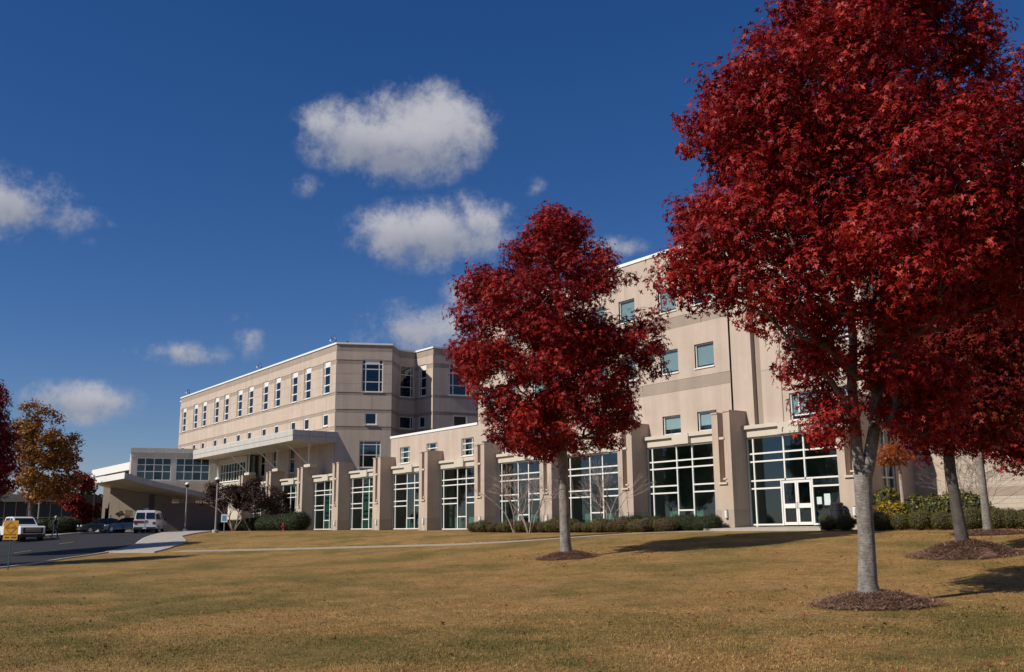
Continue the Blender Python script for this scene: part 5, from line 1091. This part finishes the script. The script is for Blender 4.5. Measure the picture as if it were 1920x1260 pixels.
# ------------------------------------------------------------------ people
def person(name, label, base, facing, top, legs_c, stride=.25, skin=(.30, .17, .11), hair=(.04, .028, .02), H=1.74):
    b = np.array(base, float); J = {'pel': (0, 0, .95), 'che': (0.02, 0, 1.30), 'nek': (0.02, 0, 1.48), 'hed': (.04, 0, 1.58), 'crn': (.03, 0, 1.72),
        'shl': (.02, .17, 1.42), 'ell': (-.06, .24, 1.14), 'wrl': (.06, .24, .90), 'hal': (.10, .235, .80), 'shr': (.02, -.17, 1.42), 'elr': (.0, -.24, 1.15), 'wrr': (.16, -.22, .95), 'har': (.22, -.21, .87),
        'hil': (0, .09, .90), 'knl': (stride * .6, .10, .50), 'anl': (stride * .7, .10, .09), 'tol': (stride * .7 + .17, .11, .04), 'hir': (0, -.09, .90), 'knr': (-stride * .1, -.10, .49), 'anr': (-stride * .9, -.10, .11), 'tor': (-stride * .9 + .16, -.11, .04)}
    E_ = [('pel', 'che'), ('che', 'nek'), ('nek', 'hed'), ('hed', 'crn'), ('che', 'shl'), ('shl', 'ell'), ('ell', 'wrl'), ('wrl', 'hal'), ('che', 'shr'), ('shr', 'elr'), ('elr', 'wrr'), ('wrr', 'har'), ('pel', 'hil'), ('hil', 'knl'), ('knl', 'anl'), ('anl', 'tol'), ('pel', 'hir'), ('hir', 'knr'), ('knr', 'anr'), ('anr', 'tor')]
    RD = {'pel': (.16, .12), 'che': (.17, .12), 'nek': (.06, .06), 'hed': (.085, .10), 'crn': (.07, .085), 'shl': (.075, .075), 'shr': (.075, .075), 'ell': (.05, .05), 'elr': (.05, .05), 'wrl': (.035, .035), 'wrr': (.035, .035), 'hal': (.03, .045), 'har': (.03, .045), 'hil': (.095, .095), 'hir': (.095, .095), 'knl': (.065, .065), 'knr': (.065, .065), 'anl': (.045, .05), 'anr': (.045, .05), 'tol': (.035, .045), 'tor': (.035, .045)}
    names = list(J); me = bpy.data.meshes.new('body'); me.from_pydata([tuple(c * H / 1.74 for c in J[k]) for k in names], [(names.index(a), names.index(c)) for a, c in E_], [])
    o = bpy.data.objects.new('body', me); COL.objects.link(o); sk = o.modifiers.new('Skin', 'SKIN'); sk.use_smooth_shade = True; o.modifiers.new('Sub', 'SUBSURF').levels = 1
    for i, k in enumerate(names): me.skin_vertices[0].data[i].radius = RD[k]; me.skin_vertices[0].data[i].use_root = (k == 'pel')
    dg = bpy.context.evaluated_depsgraph_get(); m2 = bpy.data.meshes.new_from_object(o.evaluated_get(dg)); bpy.data.objects.remove(o); m2.name = 'body'
    for mt in (mat(name + '_skin' + label[:6], skin, .6), mat('cloth_' + label[:14], top, .9, var=.1, vscale=9), mat('trousers_' + label[:14], legs_c, .9, var=.1, vscale=9), mat('shoes_dark', (.03, .025, .02), .7)): m2.materials.append(mt)
    for p in m2.polygons:
        z = p.center.z / H * 1.74; side = abs(p.center.y)
        p.material_index = 3 if z < .10 else 2 if z < .93 and side < .185 else 0 if (z > 1.49 or (z < .92 and side >= .185)) else 1
    root = thing(name, label, 'person', tuple(b)); a = math.atan2(facing[1], facing[0]); root.rotation_euler = (0, 0, a); bo_ = link('body', m2, root)
    bm = bmesh.new(); bmesh.ops.create_uvsphere(bm, u_segments=14, v_segments=10, radius=1)
    for v in list(bm.verts):
        if v.co.z < -.35 or (v.co.x > .45 and v.co.z < .35): bm.verts.remove(v)
    for v in bm.verts: v.co = Vector((v.co.x * .115 + .02, v.co.y * .098, v.co.z * .115 + 1.66)) * (H / 1.74)
    hm = bpy.data.meshes.new('hair'); bm.to_mesh(hm); bm.free(); hm.materials.append(mat('hair_' + label[:6], hair, .7)); link('hair', hm, root)
    return root
person('person', 'person in a dark jacket and blue jeans walking across the drive with a pale cap', gd(103, 82), R0[:2], (.012, .014, .025), (.03, .055, .10), .28, hair=(.55, .52, .48), H=1.78)
person('person', 'person in a teal shirt standing by the dark green car', gd(205.5, 101.5), -V0[:2], (.05, .22, .25), (.02, .022, .03), .04, hair=(.06, .03, .015), H=1.8)

# ------------------------------------------------------------------ far building at the left edge
fb = thing('far_pavilion', 'low dark glazed pavilion with a grey overhanging roof behind the orange tree', 'building', (-150, 18, 0))
fo = ondepth(-60, 985, 122); fo[2] = 0; ff = Frame(fo, R0[:2]); Lf_ = 12.6
zt_, zr_ = float(ondepth(60, 941, 122)[2]), float(ondepth(60, 927, 122)[2])
MB(ff).box(0, Lf_, -6, -.1, -.3, .9).build('wall', mat('dark_brick', (.07, .05, .04), .9, var=.15), fb); MB(ff).box(-.5, Lf_ + .5, -7, 1.2, zt_, zr_).build('roof', mat('grey_roof_shaded', (.06, .06, .064), .85, var=.08), fb); MB(ff).box(0, Lf_, -.5, -.4, .9, zt_).build('inner_wall', BLACK, fb)  # roof grey is very dark: shade put into its base colour
PAVG = mat('pavilion_glass', (.012, .016, .018), .25, spec=.25)
for k in range(9):
    u = k * 1.4; w_ = MB(ff).box(u, u + .07, -.1, .0, .9, zt_ - .01).build('mullion', POLEM, fb)
    if k < 9:
        piece('pane', ff, u + .08, u + 1.39, -.07, -.05, .95, 1.95, PAVG, fb); piece('pane', ff, u + .08, u + 1.39, -.07, -.05, 2.03, zt_ - .03, PAVG, fb); piece('transom', ff, u + .071, u + 1.399, -.1, -.01, 1.955, 2.025, POLEM, fb)
# trees closing the view behind the pavilion
for i, (px, dep, top, hw, lb) in enumerate(((-20, 150, 905, 60, 'dark green tree behind the pavilion roof'), (95, 152, 915, 60, 'dull green tree rising behind the pavilion end'), (165, 150, 925, 45, 'low dark tree filling the gap beside the portico'))):
    maple('background_tree', lb, px, dep, [[(px, 1000, .3), (px, 970, .25), (px, 940, .12)]], [(top, px - hw * .4, px + hw * .4), (top + 20, px - hw * .8, px + hw * .8), (top + 50, px - hw, px + hw), (985, px - hw * .8, px + hw * .8)], 200 + i, 90, 60, .55, GRNL, BARKD, .25, cl=(.9, 1.6), lobes=False)

# ------------------------------------------------------------------ grass blades near the camera and fallen leaves
GRASS = lawn_material('lawn_blade', True)
rng = np.random.default_rng(5); n = 320000
dep = 9.5 * (50 / 9.5) ** (rng.random(n) ** 1.1); lat = (rng.random(n) * 2 - 1) * .56 * dep; xy = V0[None, :2] * dep[:, None] + R0[None, :2] * lat[:, None]; x, y = xy[:, 0], xy[:, 1]
pn = np.sin(x * .8 + np.sin(y * .6) * 2) * np.sin(y * .9 + np.sin(x * .5) * 2); keep = rng.random(n) < .55 + .4 * pn; x, y, dep = x[keep], y[keep], dep[keep]; n = len(x)
z = gz(x, y); th = rng.random(n) * 6.283; ln = rng.uniform(.010, .036, n) * np.clip(1.25 - dep / 50, .1, 1); w = .0028 * (1 + dep / 8); dx, dy = np.cos(th), np.sin(th); lean = rng.normal(0, 1.6, n) * ln
V = np.stack([np.stack([x - dy * w, y + dx * w, z - .01], 1), np.stack([x + dy * w, y - dx * w, z - .01], 1), np.stack([x + dx * lean, y + dy * lean, z + ln], 1)], 1).reshape(-1, 3)
me = bpy.data.meshes.new('lawn_grass'); me.vertices.add(n * 3); me.vertices.foreach_set('co', V.astype(np.float32).ravel()); me.loops.add(n * 3); me.loops.foreach_set('vertex_index', np.arange(n * 3, dtype=np.int32)); me.polygons.add(n); me.polygons.foreach_set('loop_start', np.arange(0, n * 3, 3, dtype=np.int32)); me.polygons.foreach_set('loop_total', np.full(n, 3, dtype=np.int32)); me.update(calc_edges=True)
tint = np.clip(.5 + rng.normal(0, .22, n), 0, 1); a_ = me.attributes.new('tint', 'FLOAT', 'POINT'); a_.data.foreach_set('value', np.repeat(tint, 3).astype(np.float32)); me.materials.append(GRASS); tag(link('lawn_grass', me), 'short dry tan and green turf grass', 'grass', kind='stuff')
FALL = leaf_mat('fallen_leaf', [(.10, .03, .015), (.22, .07, .025), (.30, .15, .06), (.20, .02, .015)], trans=0, rough=.8)
n = 600; dep = 9.5 * (48 / 9.5) ** rng.random(n); lat = (rng.random(n) * 2 - 1) * .56 * dep; xy = V0[None, :2] * dep[:, None] + R0[None, :2] * lat[:, None]; P1 = np.column_stack([xy, gz(xy[:, 0], xy[:, 1]) + .03])
L2_ = []
for bb, m_, rd in ((b2, 420, 4.5), (b1, 320, 5), (b3, 200, 4.5), (b4, 200, 4)):
    a = rng.random(m_) * 6.283; r = rd * np.sqrt(rng.random(m_)); xx = bb[0] + r * np.cos(a) + .5; yy = bb[1] + r * np.sin(a); yy = np.minimum(yy, 38.6); L2_.append(np.column_stack([xx, yy, gz(xx, yy) + .03 + np.where(r < 1.1, .16, 0)]))
for px in np.linspace(1640, 1915, 260):
    yy = rng.uniform(36.9, 38.3); p = ony(px, 990, yy); L2_.append(np.array([[p[0], yy, G(p[0], yy) + .03]]))
P = np.concatenate([P1] + L2_); N = rng.normal(size=P.shape) * .45 + np.array([0, 0, 1.0]); me = leaves_mesh('fallen_leaves', P, N, rng.uniform(.04, .085, len(P)), rng.random(len(P)), FALL, True, rng); tag(link('fallen_leaves', me), 'scattered brown and red fallen leaves on the lawn', 'leaves', kind='stuff')
